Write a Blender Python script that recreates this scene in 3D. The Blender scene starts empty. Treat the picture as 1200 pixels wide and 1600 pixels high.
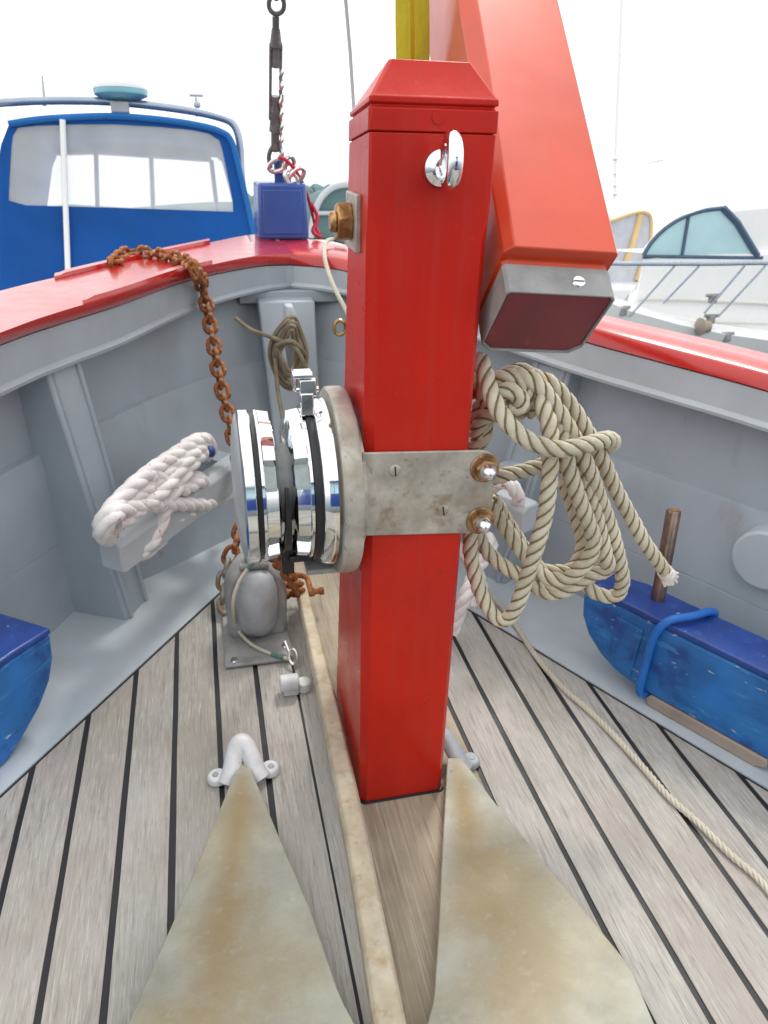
import bpy, bmesh, math, random
import numpy as np
from mathutils import Vector, Matrix
R = math.radians
random.seed(5)
S = bpy.context.scene
COL = S.collection

# ---------------------------------------------------------------- camera, sky, sun, exposure
# boat frame: x to starboard, y to the bow, z up, deck at z = 0 under the camera
F = 1157.0
_d = np.array([-61., 2241., F]); _d /= np.linalg.norm(_d)
_p = np.array([-305., -605., F]); _p -= _d * _p.dot(_d); _p /= np.linalg.norm(_p)
_r = np.cross(_d, _p)
if _r[0] < 0: _r = -_r
EYE = Vector((0, 0, 1.0))
PITCH = 6.0
T = Matrix.Translation((0, 0, 0.95)) @ Matrix.Rotation(R(PITCH), 4, 'X')     # the bow rises with the sheer
def ray(u, v):
    c = np.array([u - 600., v - 800., F])
    return Vector((c.dot(_r), c.dot(_p), -c.dot(_d)))
def Zp(u, v, z): w = ray(u, v); return EYE + w * ((z - 1.0) / w.z)
def Yp(u, v, y): w = ray(u, v); return EYE + w * (y / w.y)
def Xp(u, v, x): w = ray(u, v); return EYE + w * (x / w.x)
WEYE = T @ EYE
def Wp(u, v, y):                                   # true (level) world, for things off the boat
    w = T.to_3x3() @ ray(u, v); return WEYE + w * (y / w.y)

cam = bpy.data.cameras.new('camera'); co = bpy.data.objects.new('camera', cam); COL.objects.link(co)
cam.sensor_fit = 'VERTICAL'; cam.sensor_height = 32.0; cam.lens = F / 1600 * 32.0
cam.clip_start = 0.02; cam.clip_end = 5000
cm = Matrix(((_r[0], -(0), 0), (0, 0, 0), (0, 0, 0)))
def b2w(c): return Vector((np.dot(c, _r), np.dot(c, _p), -np.dot(c, _d)))
cx, cy, cz = b2w(np.array([1., 0, 0])), b2w(np.array([0, -1., 0])), b2w(np.array([0, 0, -1.]))
M3 = Matrix((cx, cy, cz)).transposed()
co.matrix_world = T @ (Matrix.Translation(EYE) @ M3.to_4x4())
cam.dof.use_dof = True; cam.dof.focus_distance = 0.95; cam.dof.aperture_fstop = 11.0
S.camera = co

SUN_EL, SUN_AZ = R(58), R(35)
W = bpy.data.worlds.new('World'); S.world = W; W.use_nodes = True
nt = W.node_tree; nt.nodes.clear()
sky = nt.nodes.new('ShaderNodeTexSky'); sky.sky_type = 'NISHITA'; sky.sun_disc = False
sky.sun_elevation = SUN_EL; sky.sun_rotation = SUN_AZ
sc_ = nt.nodes.new('ShaderNodeVectorMath'); sc_.operation = 'SCALE'; sc_.inputs['Scale'].default_value = 1.0
nt.links.new(sky.outputs[0], sc_.inputs[0])
mx = nt.nodes.new('ShaderNodeMix'); mx.data_type = 'RGBA'; mx.inputs[0].default_value = 0.9
nt.links.new(sc_.outputs[0], mx.inputs[6])
tc = nt.nodes.new('ShaderNodeTexCoord'); nz = nt.nodes.new('ShaderNodeTexNoise'); nz.inputs['Scale'].default_value = 2.2
nz.inputs['Detail'].default_value = 4
nt.links.new(tc.outputs['Generated'], nz.inputs['Vector'])
cr = nt.nodes.new('ShaderNodeValToRGB')
cr.color_ramp.elements[0].position = .3; cr.color_ramp.elements[0].color = (13.4, 13.7, 14.0, 1)
cr.color_ramp.elements[1].position = .7; cr.color_ramp.elements[1].color = (17.5, 17.5, 17.4, 1)
nt.links.new(nz.outputs['Fac'], cr.inputs[0]); nt.links.new(cr.outputs[0], mx.inputs[7])
bg = nt.nodes.new('ShaderNodeBackground'); bg.inputs['Strength'].default_value = 0.098
wo = nt.nodes.new('ShaderNodeOutputWorld')
nt.links.new(mx.outputs[2], bg.inputs[0]); nt.links.new(bg.outputs[0], wo.inputs[0])
sl = bpy.data.lights.new('sun', 'SUN'); sl.energy = 1.5; sl.angle = R(10); sl.color = (1, .96, .9)
so = bpy.data.objects.new('sun', sl); COL.objects.link(so)
_sd = Vector((math.sin(SUN_AZ) * math.cos(SUN_EL), math.cos(SUN_AZ) * math.cos(SUN_EL), math.sin(SUN_EL)))
so.rotation_euler = _sd.to_track_quat('Z', 'Y').to_euler()
S.view_settings.view_transform = 'Standard'; S.view_settings.look = 'None'
S.view_settings.exposure = 0.12; S.view_settings.gamma = 1.0
S.render.engine = 'CYCLES'

# ---------------------------------------------------------------- materials
def lay(col, scale, lo, hi, amt=1.0, seed=0.0, stretch=(1, 1, 1), detail=5.0, rough=None):
    return dict(col=col, scale=scale, lo=lo, hi=hi, amt=amt, seed=seed, stretch=stretch, detail=detail, rough=rough)
def mat(name, col, rough=.5, metal=0.0, var=.06, vscale=5, bump=.15, bscale=60, bstretch=(1, 1, 1), coat=0.0,
        layers=(), attr=None, spec=.5, dist=.002):
    m = bpy.data.materials.new(name); m.use_nodes = True
    n, l = m.node_tree.nodes, m.node_tree.links
    P = n['Principled BSDF']
    tcn = n.new('ShaderNodeTexCoord')
    def noise(scale, stretch, seed, detail=5.0):
        mp = n.new('ShaderNodeMapping'); mp.inputs['Scale'].default_value = stretch
        mp.inputs['Location'].default_value = (seed * 3.1, seed * 1.7, seed * 2.3)
        l.new(tcn.outputs['Object'], mp.inputs[0])
        t = n.new('ShaderNodeTexNoise'); t.inputs['Scale'].default_value = scale; t.inputs['Detail'].default_value = detail
        t.inputs['Roughness'].default_value = .6
        l.new(mp.outputs[0], t.inputs['Vector']); return t.outputs['Fac']
    def mixc(a, b, f):
        x = n.new('ShaderNodeMix'); x.data_type = 'RGBA'
        for k, s in ((6, a), (7, b)):
            if isinstance(s, tuple): x.inputs[k].default_value = (*s, 1)
            else: l.new(s, x.inputs[k])
        if isinstance(f, float): x.inputs[0].default_value = f
        else: l.new(f, x.inputs[0])
        return x.outputs[2]
    def rng(s, a, b, c, d):
        q = n.new('ShaderNodeMapRange'); q.inputs[1].default_value = a; q.inputs[2].default_value = b
        q.inputs[3].default_value = c; q.inputs[4].default_value = d; l.new(s, q.inputs[0]); return q.outputs[0]
    lo_ = tuple(max(0, c * (1 - 2 * var)) for c in col); hi_ = tuple(min(1, c * (1 + 2 * var)) for c in col)
    c = mixc(lo_, hi_, rng(noise(vscale, (1, 1, 1), .3), .3, .7, 0, 1))
    rr = None
    if rough is not None:
        rr = rng(noise(vscale * 2.3, (1, 1, 1), 4.2), .3, .7, max(.02, rough - .08), rough + .08)
    if attr:
        a = n.new('ShaderNodeAttribute'); a.attribute_name = attr[0]
        c = mixc(c, attr[1], rng(a.outputs['Fac'], 0, 1, 0, attr[2]))
    for L in layers:
        f = rng(noise(L['scale'], L['stretch'], L['seed'] + 7, L['detail']), L['lo'], L['hi'], 0, L['amt'])
        c = mixc(c, L['col'], f)
        if L['rough'] is not None:
            x = n.new('ShaderNodeMix'); l.new(f, x.inputs[0]); l.new(rr, x.inputs[2]); x.inputs[3].default_value = L['rough']
            rr = x.outputs[0]
    l.new(c, P.inputs['Base Color']); l.new(rr, P.inputs['Roughness'])
    P.inputs['Metallic'].default_value = metal; P.inputs['Specular IOR Level'].default_value = spec
    P.inputs['Coat Weight'].default_value = coat; P.inputs['Coat Roughness'].default_value = .12
    if bump:
        b = n.new('ShaderNodeBump'); b.inputs['Strength'].default_value = bump; b.inputs['Distance'].default_value = dist
        l.new(noise(bscale, bstretch, 9.1, 8), b.inputs['Height']); l.new(b.outputs[0], P.inputs['Normal'])
    return m

RED = (.50, .015, .006)
M = {}
M['red'] = mat('red gloss paint', RED, .32, bump=.5, bscale=30, bstretch=(1, 1, .10), var=.06, coat=.06, spec=.25,
               layers=[lay((.42, .02, .012), 3, .5, .75, .5), lay((.60, .07, .05), 90, .68, .74, .4), lay((.46, .03, .02), 30, .5, .7, .5, 2, (2, 2, .08)), lay((.20, .03, .025), 40, .71, .75, .5, 6)])
M['red_rail'] = mat('red rail paint', (.48, .015, .010), .26, bump=.22, bscale=22, bstretch=(.4, .4, 1), coat=.5,
                    layers=[lay((.30, .02, .02), 14, .62, .72, .5), lay((.62, .12, .11), 60, .66, .72, .4)])
M['red_spar'] = mat('orange red spar paint', (.60, .060, .018), .36, bump=.2, bscale=20, bstretch=(1, .1, .1), coat=.2,
                    layers=[lay((.50, .06, .03), 6, .5, .7, .5)])
M['maroon'] = mat('dark red end grain', (.20, .020, .034), .42, bump=.3, bscale=40,
                  layers=[lay((.12, .03, .03), 9, .5, .62, .7, stretch=(1, .2, .2)), lay((.30, .06, .04), 30, .62, .7, .5)])
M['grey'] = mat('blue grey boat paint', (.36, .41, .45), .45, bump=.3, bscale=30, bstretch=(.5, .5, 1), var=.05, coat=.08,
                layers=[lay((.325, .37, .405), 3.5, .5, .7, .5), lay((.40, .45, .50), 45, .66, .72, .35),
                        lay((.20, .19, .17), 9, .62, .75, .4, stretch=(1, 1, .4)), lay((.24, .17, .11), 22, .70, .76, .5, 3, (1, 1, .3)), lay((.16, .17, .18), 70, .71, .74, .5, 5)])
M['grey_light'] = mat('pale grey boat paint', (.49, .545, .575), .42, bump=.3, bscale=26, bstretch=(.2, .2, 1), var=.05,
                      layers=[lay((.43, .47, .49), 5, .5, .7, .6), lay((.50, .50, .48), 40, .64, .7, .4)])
M['seam'] = mat('black caulking', (.012, .012, .014), .55, bump=.2)
M['teak'] = mat('weathered teak', (.42, .40, .365), .75, var=.12, vscale=3, bump=.5, bscale=9, bstretch=(34, 2.2, 1), dist=.0015,
                attr=('tint', (.36, .33, .29), .7),
                layers=[lay((.235, .22, .195), 6, .50, .70, .8, 1.0, (40, 2.2, 1)), lay((.59, .57, .53), 8, .52, .70, .7, 2.2, (52, 2.8, 1)), lay((.20, .18, .16), 9, .57, .70, .6, 6.6, (80, 5, 1)), lay((.52, .49, .46), 3, .5, .7, .35, 8.1), lay((.33, .27, .24), 5, .52, .7, .4, 9.3),
                        lay((.27, .25, .18), 4, .54, .74, .55, 3.3), lay((.19, .16, .15), 60, .62, .72, .4, 4.1, (3, .4, 1)),
                        lay((.55, .52, .48), 120, .72, .76, .35, 5.0)])
M['teak_king'] = mat('tan bare teak', (.40, .34, .25), .75, var=.14, vscale=4, bump=.6, bscale=9, bstretch=(20, .9, 1), dist=.0015,
                     layers=[lay((.22, .17, .12), 6, .5, .7, .8, 1.0, (22, .9, 1)), lay((.54, .49, .40), 8, .52, .7, .7, 2.2, (30, .9, 1)), lay((.30, .26, .15), 5, .5, .7, .6, 3.3), lay((.15, .12, .09), 9, .6, .72, .6, 6.6, (50, 1.6, 1))])
M['chrome'] = mat('polished chrome', (.80, .82, .84), .06, 1.0, var=.02, bump=.04, bscale=30,
                  layers=[lay((.55, .55, .55), 20, .6, .75, .5, rough=.25)])
M['pocket'] = mat('dull pocket metal', (.36, .40, .39), .45, .3, var=.1, vscale=40, bump=.2, layers=[lay((.16, .15, .13), 30, .5, .7, .6)])
M['steel'] = mat('stainless steel', (.72, .71, .70), .2, 1.0, var=.05, bump=.08, layers=[lay((.45, .40, .34), 14, .58, .72, .5, rough=.4)])
M['galv'] = mat('dull galvanised metal', (.36, .385, .40), .6, .2, var=.12, vscale=14, bump=.25, bscale=70,
                layers=[lay((.25, .25, .24), 8, .5, .7, .6), lay((.50, .51, .50), 30, .6, .7, .5)])
M['casting'] = mat('grey cast metal', (.29, .295, .285), .62, .1, var=.15, vscale=18, bump=.3, bscale=50,
                   layers=[lay((.34, .34, .33), 10, .5, .7, .6), lay((.20, .16, .12), 14, .6, .72, .5)])
M['plate'] = mat('stained steel plate', (.45, .42, .365), .42, .35, var=.16, vscale=22, bump=.18, bscale=60,
                 layers=[lay((.27, .21, .14), 9, .48, .66, .75, 1.3, rough=.6), lay((.55, .53, .50), 24, .55, .7, .5, 2),
                         lay((.22, .11, .05), 14, .60, .70, .7, 5), lay((.16, .13, .10), 70, .62, .70, .5, 6)])
M['rust'] = mat('rusty iron', (.30, .10, .03), .75, .25, var=.25, vscale=60, bump=.7, bscale=160,
                layers=[lay((.46, .20, .07), 50, .5, .65, .8), lay((.09, .035, .018), 36, .56, .68, .7), lay((.55, .40, .26), 80, .62, .68, .6)])
M['chain_grey'] = mat('worn galvanised chain', (.33, .30, .25), .6, .4, var=.2, vscale=60, bump=.5, bscale=150,
                      layers=[lay((.26, .14, .06), 40, .55, .65, .8)])
M['brass'] = mat('stained bronze', (.46, .27, .11), .3, .85, var=.2, vscale=30, bump=.2, bscale=90,
                 layers=[lay((.20, .08, .03), 40, .52, .66, .8, rough=.6)])
M['stain_nut'] = mat('rust stained nut', (.42, .26, .13), .35, .7, var=.2, vscale=50, bump=.3, bscale=120,
                     layers=[lay((.18, .07, .025), 40, .48, .62, .85, rough=.7)])
M['black'] = mat('black rubber', (.012, .012, .014), .4, bump=.1)
M['rope'] = mat('cream mooring rope', (.58, .535, .42), .9, var=.12, vscale=12, bump=.9, bscale=260, spec=.2, dist=.001,
                layers=[lay((.52, .46, .33), 14, .5, .68, .7), lay((.72, .68, .58), 160, .55, .7, .5)])
M['groove_dark'] = mat('dark olive groove tubes', (.235, .185, .09), .9, bump=.5, bscale=250, spec=.2)  # added olive tubes that darken the grooves between the strands
M['rope_end'] = mat('frayed rope whipping', (.74, .71, .65), .9, bump=.9, bscale=200, spec=.2)
M['white_rope'] = mat('white polyester rope', (.82, .80, .78), .8, var=.08, vscale=20, bump=.8, bscale=240, spec=.25, dist=.001,
                      layers=[lay((.58, .14, .13), 55, .645, .675, .85, 1), lay((.64, .61, .58), 16, .55, .7, .5)])
M['twine'] = mat('brown twine', (.235, .195, .135), .9, var=.15, vscale=30, bump=.6, bscale=260, spec=.2)
M['cord'] = mat('cream cord', (.58, .54, .44), .85, bump=.6, bscale=300, spec=.2)
M['red_cord'] = mat('red cord', (.55, .03, .06), .8, bump=.5, bscale=250)
M['blue_cord'] = mat('blue poly rope', (.012, .14, .50), .5, bump=.4, bscale=220)
M['blue_wood'] = mat('worn blue wood paint', (.014, .135, .41), .42, var=.18, vscale=10, bump=.5, bscale=26, bstretch=(.5, .5, 2),
                     layers=[lay((.03, .20, .50), 9, .48, .7, .7, 1, (.6, .6, 2)), lay((.012, .05, .25), 12, .54, .64, .8, 2), lay((.05, .27, .56), 24, .60, .66, .6, 7, (.4, .4, 2.5)),
                             lay((.45, .50, .55), 55, .665, .69, .85, 3, (.5, .5, 2)), lay((.28, .13, .06), 40, .71, .73, .8, 4)])
M['navy'] = mat('dark blue paint', (.014, .052, .25), .38, var=.15, vscale=10, bump=.3, bscale=40,
                layers=[lay((.02, .055, .28), 12, .5, .7, .7), lay((.45, .48, .55), 70, .68, .70, .8, 3), lay((.03, .10, .36), 30, .58, .66, .6, 5)])
M['bare_wood'] = mat('bare wood runner', (.36, .30, .25), .7, bump=.5, bscale=20, bstretch=(2, 2, 20),
                     layers=[lay((.25, .20, .17), 12, .5, .7, .6)])
M['cowl_blue'] = mat('royal blue box paint', (.035, .095, .35), .28, var=.08, bump=.1, coat=.3)
M['white_metal'] = mat('white coated metal', (.70, .71, .72), .45, var=.05, bump=.25, bscale=60,
                       layers=[lay((.42, .42, .41), 12, .56, .7, .6), lay((.30, .29, .26), 50, .68, .74, .5)])
M['anchor'] = mat('galvanised anchor', (.375, .37, .305), .6, .1, var=.14, vscale=9, bump=.55, bscale=150,
                  attr=('stain', (.29, .205, .085), .92),
                  layers=[lay((.36, .30, .17), 5, .45, .70, .6, 1), lay((.43, .45, .435), 9, .52, .74, .45, 2), lay((.33, .31, .22), 40, .54, .68, .45, 8), lay((.44, .43, .37), 60, .58, .68, .25, 9),
                          lay((.48, .45, .38), 160, .69, .73, .3, 3), lay((.20, .15, .09), 26, .69, .75, .55, 4)])
M['shank'] = mat('stained anchor shank', (.52, .45, .32), .65, .1, var=.12, vscale=20, bump=.5, bscale=90,
                 layers=[lay((.60, .56, .46), 18, .5, .65, .7, 1), lay((.38, .26, .12), 22, .55, .68, .7, 2), lay((.25, .20, .13), 60, .64, .72, .6, 3)])
M['pin'] = mat('brown stained metal pin', (.26, .19, .15), .36, .8, var=.2, vscale=20, bump=.2, layers=[lay((.12, .07, .05), 30, .5, .66, .7, stretch=(1, 1, .3))])
M['yellow'] = mat('yellow webbing', (.55, .48, .012), .7, var=.1, bump=.5, bscale=120, layers=[lay((.36, .30, .015), 30, .5, .65, .7, stretch=(2, 2, .2))])
M['teal'] = mat('teal whipping', (.10, .20, .18), .8, bump=.3)
M['stay'] = mat('dark stay metal', (.16, .165, .17), .45, .25, var=.2, bump=.2, layers=[lay((.30, .29, .28), 30, .5, .65, .7)])
M['canvas'] = mat('blue canvas', (.006, .078, .31), .75, var=.08, vscale=2, bump=.4, bscale=5, dist=.02, spec=.25)
M['canvas_edge'] = mat('blue canvas binding', (.02, .15, .44), .7, var=.06, bump=.2, spec=.25)
M['gelcoat'] = mat('white gelcoat', (.88, .885, .875), .3, var=.015, vscale=1, bump=.03, coat=.3)
M['cream_gel'] = mat('cream gelcoat', (.66, .66, .60), .35, var=.02, vscale=1, bump=.03)
M['tube'] = mat('grey blue steel tube', (.36, .42, .50), .28, .6, var=.05, bump=.05)
M['dome'] = mat('pale teal plastic', (.22, .50, .58), .4, var=.1, bump=.05)
M['orange'] = mat('orange trim', (.72, .50, .24), .6, bump=.1)
M['flag'] = mat('faded pink flag staff', (.72, .55, .55), .6, bump=.05)
M['dark_trim'] = mat('dark blue window trim', (.06, .11, .18), .4, bump=.05)
M['hood'] = mat('dark green canvas', (.10, .17, .175), .8, bump=.3, bscale=30)
M['vinyl'] = mat('grey vinyl panel', (.50, .52, .57), .4, var=.06, bump=.1)
M['handle'] = mat('light grey plastic', (.5, .52, .55), .5, bump=.1)
M['hull'] = mat('dark grey hull paint', (.10, .12, .15), .35, bump=.1)
def glass(name, col, a, rough=.08):
    m = bpy.data.materials.new(name); m.use_nodes = True; n, l = m.node_tree.nodes, m.node_tree.links
    P = n['Principled BSDF']; P.inputs['Base Color'].default_value = (*col, 1); P.inputs['Roughness'].default_value = rough
    t = n.new('ShaderNodeTexCoord'); z = n.new('ShaderNodeTexNoise'); z.inputs['Scale'].default_value = 3.5; z.inputs['Detail'].default_value = 3
    l.new(t.outputs['Object'], z.inputs['Vector'])
    q = n.new('ShaderNodeMapRange'); q.inputs[1].default_value = .3; q.inputs[2].default_value = .7
    q.inputs[3].default_value = a - .08; q.inputs[4].default_value = a + .08; l.new(z.outputs['Fac'], q.inputs[0]); l.new(q.outputs[0], P.inputs['Alpha'])
    b = n.new('ShaderNodeBump'); b.inputs['Strength'].default_value = .4; b.inputs['Distance'].default_value = .02
    l.new(z.outputs['Fac'], b.inputs['Height']); l.new(b.outputs[0], P.inputs['Normal'])
    return m
M['clear_vinyl'] = glass('clear vinyl window', (.70, .72, .73), .56, .2)
M['tint_glass'] = glass('pale blue window glass', (.55, .80, .85), .7)
def water_mat():
    m = mat('harbour water', (.03, .06, .07), .08, bump=0)
    n, l = m.node_tree.nodes, m.node_tree.links; P = n['Principled BSDF']
    t = n.new('ShaderNodeTexCoord'); z = n.new('ShaderNodeTexNoise'); z.inputs['Scale'].default_value = .8; z.inputs['Detail'].default_value = 6
    l.new(t.outputs['Object'], z.inputs['Vector'])
    b = n.new('ShaderNodeBump'); b.inputs['Strength'].default_value = .5; b.inputs['Distance'].default_value = .2
    l.new(z.outputs['Fac'], b.inputs['Height']); l.new(b.outputs[0], P.inputs['Normal'])
    return m
M['water'] = water_mat()
M['hill'] = mat('hazed wooded hill', (.12, .185, .195), .9, var=.2, vscale=.03, bump=0, layers=[lay((.085, .14, .15), .05, .45, .6, .8), lay((.17, .23, .22), .02, .55, .65, .5)], spec=.1)  # lighter and more teal: distance haze is put into the colour

# ---------------------------------------------------------------- mesh helpers
V = Vector
def BM(): return bmesh.new()
def ring_faces(bm, rings, closed_u=True, cap0=True, cap1=True, loop=False):
    n = len(rings[0]); rr = list(range(len(rings) - 1)) + ([-1] if loop else [])
    for i in rr:
        a, b = rings[i], rings[(i + 1) % len(rings)]
        for j in range(n if closed_u else n - 1):
            k = (j + 1) % n
            try: bm.faces.new((a[j], a[k], b[k], b[j]))
            except ValueError: pass
    if closed_u and not loop:
        if cap0: bm.faces.new(list(reversed(rings[0])))
        if cap1: bm.faces.new(rings[-1])
def loft(bm, rings, caps=True, loop=False, closed_u=True):
    vs = [[bm.verts.new(p) for p in r] for r in rings]
    ring_faces(bm, vs, closed_u, caps, caps, loop); return vs
def box(bm, c, s, rot=None):
    c = V(c); h = V(s) / 2; rot = rot or Matrix.Identity(3)
    r = [[c + rot @ V((sx * h.x, sy * h.y, sz * h.z)) for sx, sy in ((-1, -1), (1, -1), (1, 1), (-1, 1))] for sz in (-1, 1)]
    loft(bm, r)
def prism(bm, pts, vec):
    pts = [V(p) for p in pts]; loft(bm, [pts, [p + V(vec) for p in pts]])
def spline(pts, n=8, closed=False):
    pts = [V(p) for p in pts]; out = []; N = len(pts)
    rng = range(N if closed else N - 1)
    for i in rng:
        g = lambda k: pts[k % N] if closed else pts[min(max(k, 0), N - 1)]
        p0, p1, p2, p3 = g(i - 1), g(i), g(i + 1), g(i + 2)
        for j in range(n):
            t = j / n; t2, t3 = t * t, t * t * t
            out.append(.5 * ((2 * p1) + (p2 - p0) * t + (2 * p0 - 5 * p1 + 4 * p2 - p3) * t2 + (3 * p1 - p0 - 3 * p2 + p3) * t3))
    if not closed: out.append(pts[-1].copy())
    return out
def resample(pts, step):
    out = [pts[0].copy()]; acc = 0.0
    for a, b in zip(pts, pts[1:]):
        L = (b - a).length
        if L < 1e-9: continue
        t = step - acc
        while t <= L:
            out.append(a.lerp(b, t / L)); t += step
        acc = (acc + L) % step if True else 0
        acc = L - (t - step)
    return out
def frames(pts, up=None):
    T_ = []
    for i in range(len(pts)):
        a = pts[max(0, i - 1)]; b = pts[min(len(pts) - 1, i + 1)]
        t = (b - a); T_.append(t.normalized() if t.length > 1e-9 else V((0, 0, 1)))
    u = up or (V((0, 0, 1)) if abs(T_[0].z) < .9 else V((1, 0, 0)))
    n = (u - T_[0] * u.dot(T_[0])).normalized(); out = []
    for t in T_:
        n = (n - t * n.dot(t)); n = n.normalized() if n.length > 1e-9 else t.orthogonal().normalized()
        out.append((t, n, t.cross(n)))
    return out
def tube(bm, pts, r, seg=10, caps=True, loop=False):
    pts = [V(p) for p in pts]
    if loop:
        ext = pts + [pts[0]]
        fr = frames(ext)[:-1]
    else: fr = frames(pts)
    rings = []
    for i, (p, (t, n, b)) in enumerate(zip(pts, fr)):
        rad = r[i] if isinstance(r, (list, tuple)) else r
        rings.append([p + (n * math.cos(2 * math.pi * k / seg) + b * math.sin(2 * math.pi * k / seg)) * rad for k in range(seg)])
    loft(bm, rings, caps, loop)
def laid(bm, bmt, pts, rad, pitch=None, seg=8, per=10, phase=0.0, tr=.125, off=.49, sr=.54):
    """a three strand laid rope along pts; tubes darkening its grooves go to bmt"""
    pitch = pitch or rad * 5.2
    pts = resample(pts, pitch / per); fr = frames(pts)
    for k in range(3):
        st, tr_ = [], []
        for i, (p, (t, n, b)) in enumerate(zip(pts, fr)):
            a = phase + 2 * math.pi * (i / per + k / 3); st.append(p + (n * math.cos(a) + b * math.sin(a)) * rad * off)
            a += math.pi / 3; tr_.append(p + (n * math.cos(a) + b * math.sin(a)) * rad * .80)
        tube(bm, st, rad * sr, seg)
        if bmt is not None: tube(bmt, tr_, rad * tr, 5)
def lathe(bm, prof, org, axis='X', seg=48, rf=None):
    """prof = [(along, radius)]"""
    org = V(org); rings = []
    for i, (a, r) in enumerate(prof):
        ring = []
        for k in range(seg):
            th = 2 * math.pi * k / seg; rr = rf(i, k, r) if rf else r
            c, s = math.cos(th) * rr, math.sin(th) * rr
            v = V((a, c, s)) if axis == 'X' else V((c, a, s)) if axis == 'Y' else V((c, s, a))
            ring.append(org + v)
        rings.append(ring)
    loft(bm, rings)
def disc(bm, c, nrm, r, h, seg=20, r2=None):
    nrm = V(nrm).normalized(); u = nrm.orthogonal().normalized(); w = nrm.cross(u); c = V(c); r2 = r2 or r
    loft(bm, [[c + nrm * hh + (u * math.cos(2 * math.pi * k / seg) + w * math.sin(2 * math.pi * k / seg)) * rr for k in range(seg)] for hh, rr in ((0, r), (h, r2))])
def ball(bm, c, rad, seg=20, rings=12, rot=None):
    c = V(c); rad = V(rad) if not isinstance(rad, float) else V((rad,) * 3); rr = []
    for i in range(1, rings):
        a = math.pi * i / rings
        ring = [V((math.sin(a) * math.cos(2 * math.pi * k / seg) * rad.x, math.sin(a) * math.sin(2 * math.pi * k / seg) * rad.y, -math.cos(a) * rad.z)) for k in range(seg)]
        rr.append([c + (rot @ p if rot else p) for p in ring])
    loft(bm, rr)
ORG = {}
def obj(name, bm, m, parent=None, bevel=0.0, seg=2, smooth=35, org=None, sub=0):
    bmesh.ops.recalc_face_normals(bm, faces=bm.faces[:])
    o0 = ORG[parent] if parent else (V(org) if org else V((0, 0, 0)))
    if o0.length: bmesh.ops.translate(bm, verts=bm.verts[:], vec=-o0)
    me = bpy.data.meshes.new(name); bm.to_mesh(me); bm.free()
    if smooth:
        me.polygons.foreach_set('use_smooth', [True] * len(me.polygons)); me.set_sharp_from_angle(angle=R(smooth))
    for k in (m if isinstance(m, (list, tuple)) else [m]): me.materials.append(M[k])
    o = bpy.data.objects.new(name, me); COL.objects.link(o)
    if parent: o.parent = bpy.data.objects[parent]
    else: o.location = o0
    if bevel:
        b = o.modifiers.new('bevel', 'BEVEL'); b.width = bevel; b.segments = seg; b.limit_method = 'ANGLE'; b.angle_limit = R(40)
        b.harden_normals = False
    if sub:
        s = o.modifiers.new('sub', 'SUBSURF'); s.levels = sub; s.render_levels = sub
    ORG[o.name] = o0
    return o.name
def thing(name, label, cat, loc=(0, 0, 0), group=None, world=False):
    o = bpy.data.objects.new(name, None); COL.objects.link(o); o.location = loc; o.empty_display_size = .05
    ORG[o.name] = V(loc); tag(o.name, label, cat, group)
    if world: LEVEL.add(o.name)
    return o.name
def tag(nm, label, cat, group=None):
    o = bpy.data.objects[nm]; o['label'] = label; o['category'] = cat
    if group: o['group'] = group
    return nm
def plabel(nm, label): bpy.data.objects[nm]['label'] = label
LEVEL = set()                       # things that belong to the level world, not to the pitched boat
def struct(nm, level=False):
    bpy.data.objects[nm]['kind'] = 'structure'
    if level: LEVEL.add(nm)
    return nm

# ---------------------------------------------------------------- deck, waterway, hull
CX = 0.256
PW, SEAM = 0.0795, 0.0098
mL = lambda y: -0.0347 + (y - 1.5184) * 0.6925       # x of the left margin seam at y
mR = lambda y: 0.5348 + (1.3791 - y) * 0.5377
AY = 1.905
AFT = -0.9
def clip(poly, f):
    out = []
    for i in range(len(poly)):
        a, b = poly[i], poly[(i + 1) % len(poly)]; fa, fb = f(a), f(b)
        if fa >= 0: out.append(a)
        if (fa >= 0) != (fb >= 0): t = fa / (fa - fb); out.append((a[0] + (b[0] - a[0]) * t, a[1] + (b[1] - a[1]) * t))
    return out
bm = BM(); tint = bm.faces.layers.float.new('tint_f')
edges = []
x = 0.1148 + SEAM / 2
for i in range(26): edges.append((x - PW * (i + 1) + SEAM / 2, x - PW * i - SEAM / 2))
edges.append((0.1148 + SEAM / 2, 0.1580)); edges.append((0.1590, 0.4035 - SEAM / 2))
xr = 0.4035
sp = 0.0752
for i in range(26): edges.append((xr + sp * i + SEAM / 2, xr + sp * (i + 1) - SEAM / 2))
tints = []
vt = []
for (x0, x1) in edges:
    cuts = [AFT, 2.0]
    if random.random() < .0: pass
    for y0, y1 in zip(cuts, cuts[1:]):
        ys = [y0 + (y1 - y0) * k / 24 for k in range(25)]; jx = lambda: random.uniform(-.0007, .0007)
        poly = [(x0 + jx(), y) for y in reversed(ys)] + [(x1 + jx(), y) for y in ys]
        poly = clip(poly, lambda p: p[0] - mL(p[1]) - .004)
        if poly: poly = clip(poly, lambda p: mR(p[1]) - .004 - p[0])
        if len(poly) < 3: continue
        t = random.random()
        lo = [bm.verts.new((px, py, -.004)) for px, py in poly]; hi = [bm.verts.new((px, py, 0)) for px, py in poly]
        vt += [(v, t) for v in lo + hi]
        mi = 2 if x1 - x0 > .2 else 0
        fs_ = [bm.faces.new(hi)]; n = len(poly)
        for i in range(n): fs_.append(bm.faces.new((lo[i], lo[(i + 1) % n], hi[(i + 1) % n], hi[i])))
        for f_ in fs_: f_.material_index = mi
nv = len(bm.verts); tv = [t for v, t in vt]
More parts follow.
